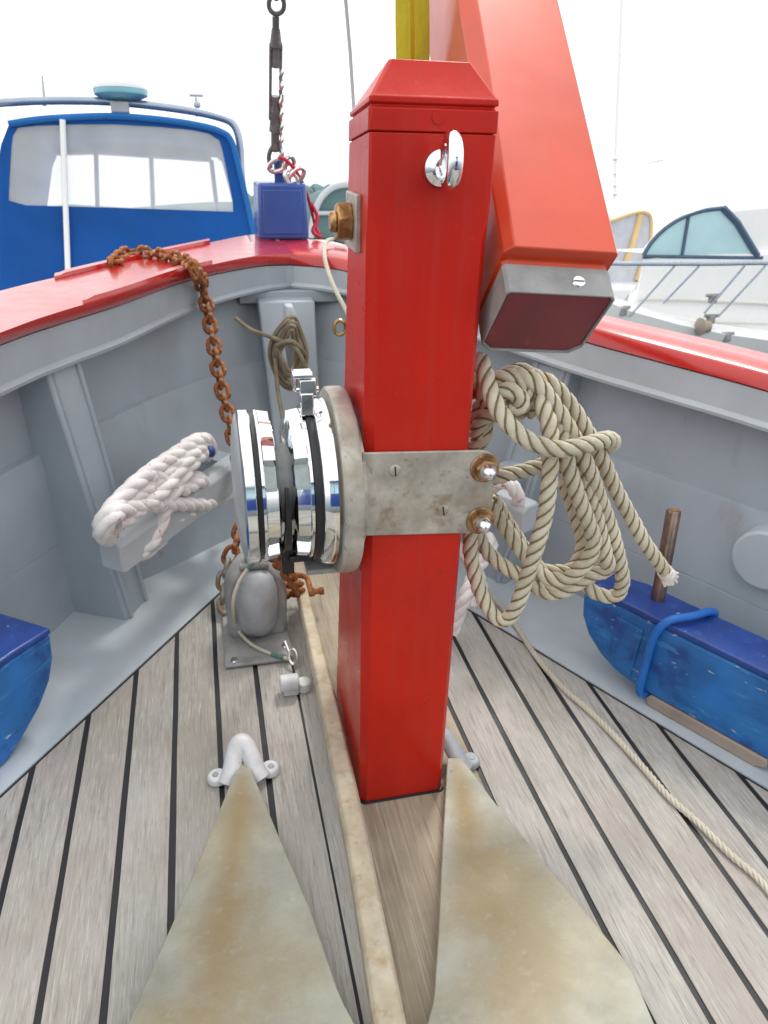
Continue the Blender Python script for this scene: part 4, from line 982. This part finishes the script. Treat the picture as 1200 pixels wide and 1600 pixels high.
# --- left motor boat with blue canvas
mbt = thing('motor_boat', 'motor boat with blue canvas enclosure and clear window moored on the left', 'boat', Wp(185, 700, 5.0), world=True)
YB = 5.0
def C(u, v, dy=0.0): return Wp(u, v, YB) + V((0, dy, 0))
panel = [(14, 194), (60, 187), (120, 183), (180, 182), (250, 187), (310, 196), (345, 206), (362, 222), (376, 275), (390, 335), (403, 400), (412, 480), (418, 540), (-34, 540), (-28, 470), (-18, 380), (-8, 300), (0, 230)]
win = [(22, 200), (60, 196), (120, 194), (180, 194), (250, 198), (310, 204), (336, 211), (345, 222), (354, 265), (361, 300), (367, 331), (190, 325), (13, 320), (14, 290), (16, 255), (18, 220)]
def poly_with_hole(bm, outer, hole, th):
    """ring of quads between outer and hole by angle, with thickness"""
    def dense(l, n=72):
        l = [V(p) for p in l]; c = sum((V(p) for p in hole), V()) / len(hole); out = []
        for k in range(n):
            a = 2 * math.pi * k / n; dx, dz = math.cos(a), math.sin(a); best = None
            for i in range(len(l)):
                p, q = l[i] - c, l[(i + 1) % len(l)] - c; e_ = q - p; den = dx * e_.z - dz * e_.x
                if abs(den) < 1e-9: continue
                t = (p.x * e_.z - p.z * e_.x) / den; s = (p.x * dz - p.z * dx) / den
                if t > 0 and -1e-6 <= s <= 1 + 1e-6: best = t if best is None else max(best, t)
            pp = c + V((dx * best, 0, dz * best)); out.append(pp)
        return out
    o, h = dense(outer), dense(hole)
    vs = [[bm.verts.new(p + V((0, y, 0))) for p in l] for l, y in ((o, 0), (h, 0), (h, th), (o, th))]
    ring_faces(bm, vs, loop=True); return h
bm = BM(); wloop = poly_with_hole(bm, [C(*p) for p in panel], [C(*p) for p in win], .012); cvn = obj('canvas_panel', bm, 'canvas', mbt, smooth=0)
bm = BM(); vs = [bm.verts.new(p + V((0, .006, 0))) for p in wloop]; bm.faces.new(vs); obj('clear_window', bm, 'clear_vinyl', cvn, smooth=0)
bm = BM(); tube(bm, spline([C(*p, -.008) for p in panel[:12]], 5), .018, 8); obj('binding', bm, 'canvas_edge', cvn)
bm = BM()                                            # roof and sides of the enclosure
ro = [C(*p) for p in panel[:14]]; sides = [C(*panel[i]) for i in (14, 15, 16, 17)]
shell = [C(*panel[i], .013) for i in (12, 11, 10, 9, 8, 7, 6, 5, 4, 3, 2, 1, 0, 17, 16, 15, 14, 13)]
loft(bm, [[p + V((0, dy, 0)) for p in shell] for dy in (0, .7, 1.6)], closed_u=False); vs_ = obj('canvas_roof', bm, 'canvas', mbt, smooth=40)
bpy.data.objects[vs_].modifiers.new('s', 'SOLIDIFY').thickness = .01
bm = BM()                                            # windscreen frame at the far end, seen through the clear window
far = [[Wp(u, v, YB + 1.55) for u, v in l] for l in ([(70, 240), (150, 238)], [(150, 238), (330, 250)], [(60, 345), (340, 352)], [(70, 240), (60, 345)], [(150, 238), (153, 348)], [(236, 242), (240, 350)], [(330, 250), (342, 352)])]
for l in far: tube(bm, l, .018, 8)
obj('windscreen_frame', bm, 'gelcoat', mbt)
bm = BM(); a_, b_ = Wp(55, 236, YB + 1.6), Wp(345, 246, YB + 1.6); loft(bm, [[a_, b_, Wp(345, 200, YB + 1.6), Wp(55, 190, YB + 1.6)], [p + V((0, .02, 0)) for p in (a_, b_, Wp(345, 200, YB + 1.6), Wp(55, 190, YB + 1.6))]])
obj('headliner', bm, 'vinyl', mbt)
bm = BM(); 
for u in (33, 82): 
    a_ = Wp(u, 192, YB + .25); b_ = Wp(u + 2, 218, YB + .25); box(bm, (a_ + b_) / 2, (.035, .02, (a_ - b_).length))
obj('strap_end', bm, 'cream_gel', mbt)
bm = BM(); tube(bm, [C(99, 188, -.03), C(103, 300, -.03), C(108, 440, -.03), C(110, 520, -.03)], .0165, 12); obj('pole', bm, 'gelcoat', mbt)
bm = BM(); arch = [C(-60, 205, .1), C(-25, 163, .1), C(20, 155, .1), C(100, 153, .1), C(185, 156, .1), C(280, 167, .1), C(340, 179, .1), C(366, 192, .1), C(376, 222, .1), C(379, 270, .1), C(384, 330, .1), C(392, 420, .1), C(400, 520, .1)]
tube(bm, spline(arch, 8), .022, 12); obj('arch_tube', bm, 'tube', mbt)
bm = BM(); c = C(185, 131, .1); pxm = (C(186, 140) - C(185, 140)).length
prof = [(-.072, .02), (-.066, .10), (-.045, .148), (-.026, .152), (-.020, .15)]
lathe(bm, prof, c, 'Z', 28); rdn = obj('radar_dome', bm, 'dome', mbt)
bm = BM(); lathe(bm, [(-.019, .152), (-.008, .154), (.015, .145), (.035, .11), (.042, .02)], c, 'Z', 28); obj('dome_top', bm, 'gelcoat', rdn)
bm = BM(); tube(bm, [c + V((0, 0, -.055)), C(185, 160, .1)], .022, 10); box(bm, C(186, 166, .06), (.10, .06, .06)); obj('dome_stand', bm, 'handle', rdn, bevel=.008)
bm = BM(); tube(bm, [C(59, 158, .2), C(58, 140, .2), C(55, 108, .2)], [.012, .008, .005], 8); obj('antenna', bm, 'handle', mbt)
bm = BM(); a_ = C(307, 172, .3); tube(bm, [a_, C(306, 140, .3)], .008, 8); tube(bm, [C(295, 136, .3), C(318, 137, .3)], .008, 8); ball(bm, C(308, 152, .3), .022); obj('wind_vane', bm, 'vinyl', mbt)
bm = BM()                                            # hull and cockpit coaming below the canvas
w0, w1 = C(-90, 545).x, C(470, 545).x; zt_ = C(185, 520).z
rings = []
for y, g in ((YB - 1.2, .12), (YB - .4, .02), (YB + 1.6, .0), (YB + 3.2, .35), (YB + 4.2, .85)):
    a_, b_ = w0 + g, w1 - g; rings.append([V((a_ + .15, y, -.25)), V((b_ - .15, y, -.25)), V((b_, y, zt_)), V((a_, y, zt_))])
loft(bm, rings); obj('hull', bm, 'gelcoat', mbt, bevel=.04, seg=3)

# --- small boat behind the post with a dark hood
db = thing('small_boat', 'small boat with dark green hood far beyond the bow rail', 'boat', Wp(540, 420, 9.0), world=True)
bm = BM(); base = [(486, 372), (489, 345), (497, 318), (510, 300), (528, 290), (560, 288), (590, 296), (606, 320), (612, 372)]
loft(bm, [[Wp(u, v, 9.0) + V((0, dy, 0)) for u, v in base] for dy in (0, 1.6)]); obj('hood', bm, 'hood', db, smooth=40)
bm = BM(); tube(bm, spline([Wp(u, v, 8.97) for u, v in base], 6), .035, 8); tube(bm, [Wp(489, 333, 8.96), Wp(610, 333, 8.96)], .022, 8); obj('hood_frame', bm, 'handle', db)
bm = BM(); a_, b_ = Wp(470, 374, 9), Wp(700, 374, 9); loft(bm, [[V((a_.x + .2, y, -.2)), V((b_.x - .2, y, -.2)), V((b_.x, y, a_.z)), V((a_.x, y, a_.z))] for y in (8.2, 11)]); obj('hull', bm, 'gelcoat', db, bevel=.05)

# --- white motor cruiser on the right
mc = thing('motor_cruiser', 'white motor cruiser with curved blue tinted window and bow rail on the right', 'boat', Wp(1150, 600, 5.2), world=True)
YC = 5.2
D_ = lambda u, v, dy=0.0: Wp(u, v, YC) + V((0, dy, 0))
bm = BM()                                            # hull and foredeck, bow pointing left
top = [(905, 452), (985, 486), (1060, 507), (1130, 522), (1260, 540), (1500, 560)]
rings = []
for k, (u, v) in enumerate(top):
    f = D_(u, v); w = (.15, .6, 1.1, 1.4, 1.6, 1.7)[k]
    rings.append([V((f.x + .35, YC + w * .2 + .25, -.3)), f + V((0, 0, -.0)), f + V((0, .10, .05)), f + V((0, .12 + w, .12)), V((f.x + .3, YC + .12 + w, -.3))])
loft(bm, rings); obj('hull', bm, 'gelcoat', mc, smooth=40)
bm = BM()                                            # cabin trunk
ct = [(1012, 495), (1032, 470), (1046, 408), (1100, 402), (1260, 398), (1420, 396), (1420, 545), (1130, 520)]
fr_ = [D_(u, v, .35) for u, v in ct]; loft(bm, [fr_, [p + V((.8 if k < 3 else 0, 1.3, 0)) for k, p in enumerate(fr_)]]); cbn = obj('cabin', bm, 'gelcoat', mc, bevel=.05, seg=3)
bm = BM(); tube(bm, [D_(1036, 474, .33), D_(1110, 475, .33), D_(1260, 482, .33)], .012, 8); tube(bm, [D_(1130, 510, .33), D_(1260, 514, .33)], .009, 8); obj('moulding', bm, 'cream_gel', cbn)
bm = BM(); wn = [(1046, 402), (1060, 380), (1082, 358), (1110, 340), (1145, 328), (1178, 324), (1195, 340), (1215, 372), (1232, 403)]
vs = [bm.verts.new(D_(u, v, .36)) for u, v in wn]; bm.faces.new(vs); r_ = bmesh.ops.extrude_face_region(bm, geom=bm.faces[:]); bmesh.ops.translate(bm, verts=[v for v in r_['geom'] if isinstance(v, bmesh.types.BMVert)], vec=(0, .012, 0))
wnn = obj('side_window', bm, 'tint_glass', mc, smooth=0)
bm = BM(); tube(bm, spline([D_(u, v, .355) for u, v in wn[:6]], 6), .017, 8); tube(bm, [D_(1178, 324, .355), D_(1200, 348, .355), D_(1232, 403, .355)], .028, 8); tube(bm, [D_(1046, 404, .355), D_(1240, 406, .355)], .015, 8); tube(bm, [D_(1121, 337, .355), D_(1109, 403, .355)], .014, 8); obj('window_trim', bm, 'dark_trim', wnn)
bm = BM(); fr_ = [D_(u, v, .42) for u, v in [(1048, 402), (1084, 358), (1112, 341), (1146, 329), (1180, 325), (1260, 318), (1420, 318), (1420, 402)]]; loft(bm, [fr_, [p + V((.75 if k < 6 else 0, 1.2, 0)) for k, p in enumerate(fr_)]]); obj('superstructure', bm, 'gelcoat', mc, bevel=.03, seg=2)
bm = BM(); tube(bm, spline([D_(900, 410, -.1), D_(960, 411, -.1), D_(1040, 411, -.1), D_(1110, 411, -.1), D_(1185, 410, -.1), D_(1300, 413, -.1)], 6), .016, 10)
for l in ([(1042, 414), (984, 494)], [(1080, 414), (1036, 474)], [(1150, 414), (1100, 490)], [(1182, 414), (1122, 495)]): tube(bm, [D_(*l[0], -.1), D_(*l[1], 0.0)], .0085, 8)
obj('bow_rail', bm, 'tube', mc)
for (u, v) in ((975, 487), (1116, 468), (1113, 500), (1138, 528)):
    bm = BM(); c = D_(u, v, .02); box(bm, c, (.05, .05, .06)); tube(bm, [c + V((-.06, 0, .03)), c + V((.06, 0, .03))], .015, 8); obj('cleat', bm, 'casting', mc, bevel=.008)
bm = BM(); c = D_(1096, 510, -.02); lathe(bm, [(-.05, .035), (-.03, .07), (.0, .055), (.05, .045), (.06, .01)], c, 'X', 20); obj('horn', bm, 'bare_wood', mc)

# --- sailing boat with orange trimmed sprayhood
sbt = thing('sailing_boat', 'sailing boat with orange trimmed grey hood and slim mast beyond the cruiser', 'boat', Wp(975, 470, 9.5), world=True)
E_ = lambda u, v, dy=0.0: Wp(u, v, 9.5) + V((0, dy, 0))
hd = [(930, 352), (960, 343), (990, 333), (1008, 332), (1017, 342), (1016, 375), (1012, 408), (1010, 442), (930, 442)]
bm = BM(); prism(bm, [E_(*p) for p in hd], (0, 1.4, 0)); obj('sprayhood', bm, 'vinyl', sbt)
bm = BM(); tube(bm, spline([E_(*p, -.01) for p in hd[:8]], 5), .022, 8); tube(bm, [E_(1000, 335, -.02), E_(988, 380, -.02), E_(976, 412, -.02)], .04, 8); tube(bm, [E_(1003, 410, -.02), E_(994, 438, -.02)], .035, 8); obj('orange_trim', bm, 'orange', sbt)
bm = BM(); a_ = E_(900, 442); b_ = E_(1120, 442); loft(bm, [[V((a_.x + .2, y, -.2)), V((b_.x - .2, y, -.2)), V((b_.x, y, a_.z)), V((a_.x, y, a_.z))] for y in (8.7, 11.5)]); obj('hull', bm, 'gelcoat', sbt, bevel=.05)
bm = BM(); tube(bm, [E_(1004, 442, .8), E_(1012, 225, .8), E_(1028, -60, .8)], .026, 8); obj('mast', bm, 'gelcoat', sbt)
bm = BM()
for v, w in ((243, 5), (268, 2.5), (288, 3), (302, 4)): tube(bm, [E_(1007 - w, v, .75), E_(1007 + w, v - 1, .75)], .012, 6)
obj('spreader', bm, 'vinyl', sbt)
bm = BM(); tube(bm, [E_(1078, 247, 1), E_(1090, 243, 1), E_(1104, 242, 1)], .012, 6); tube(bm, [E_(1090, 243, 1), E_(1092, 445, 1)], .004, 6); obj('flag_staff', bm, 'flag', sbt)

# ---------------------------------------------------------------- pitch everything that belongs to the boat
for o in list(COL.objects):
    if o.parent is None and o.type in {'MESH', 'EMPTY'} and o.name not in LEVEL:
        o.matrix_basis = T @ o.matrix_basis
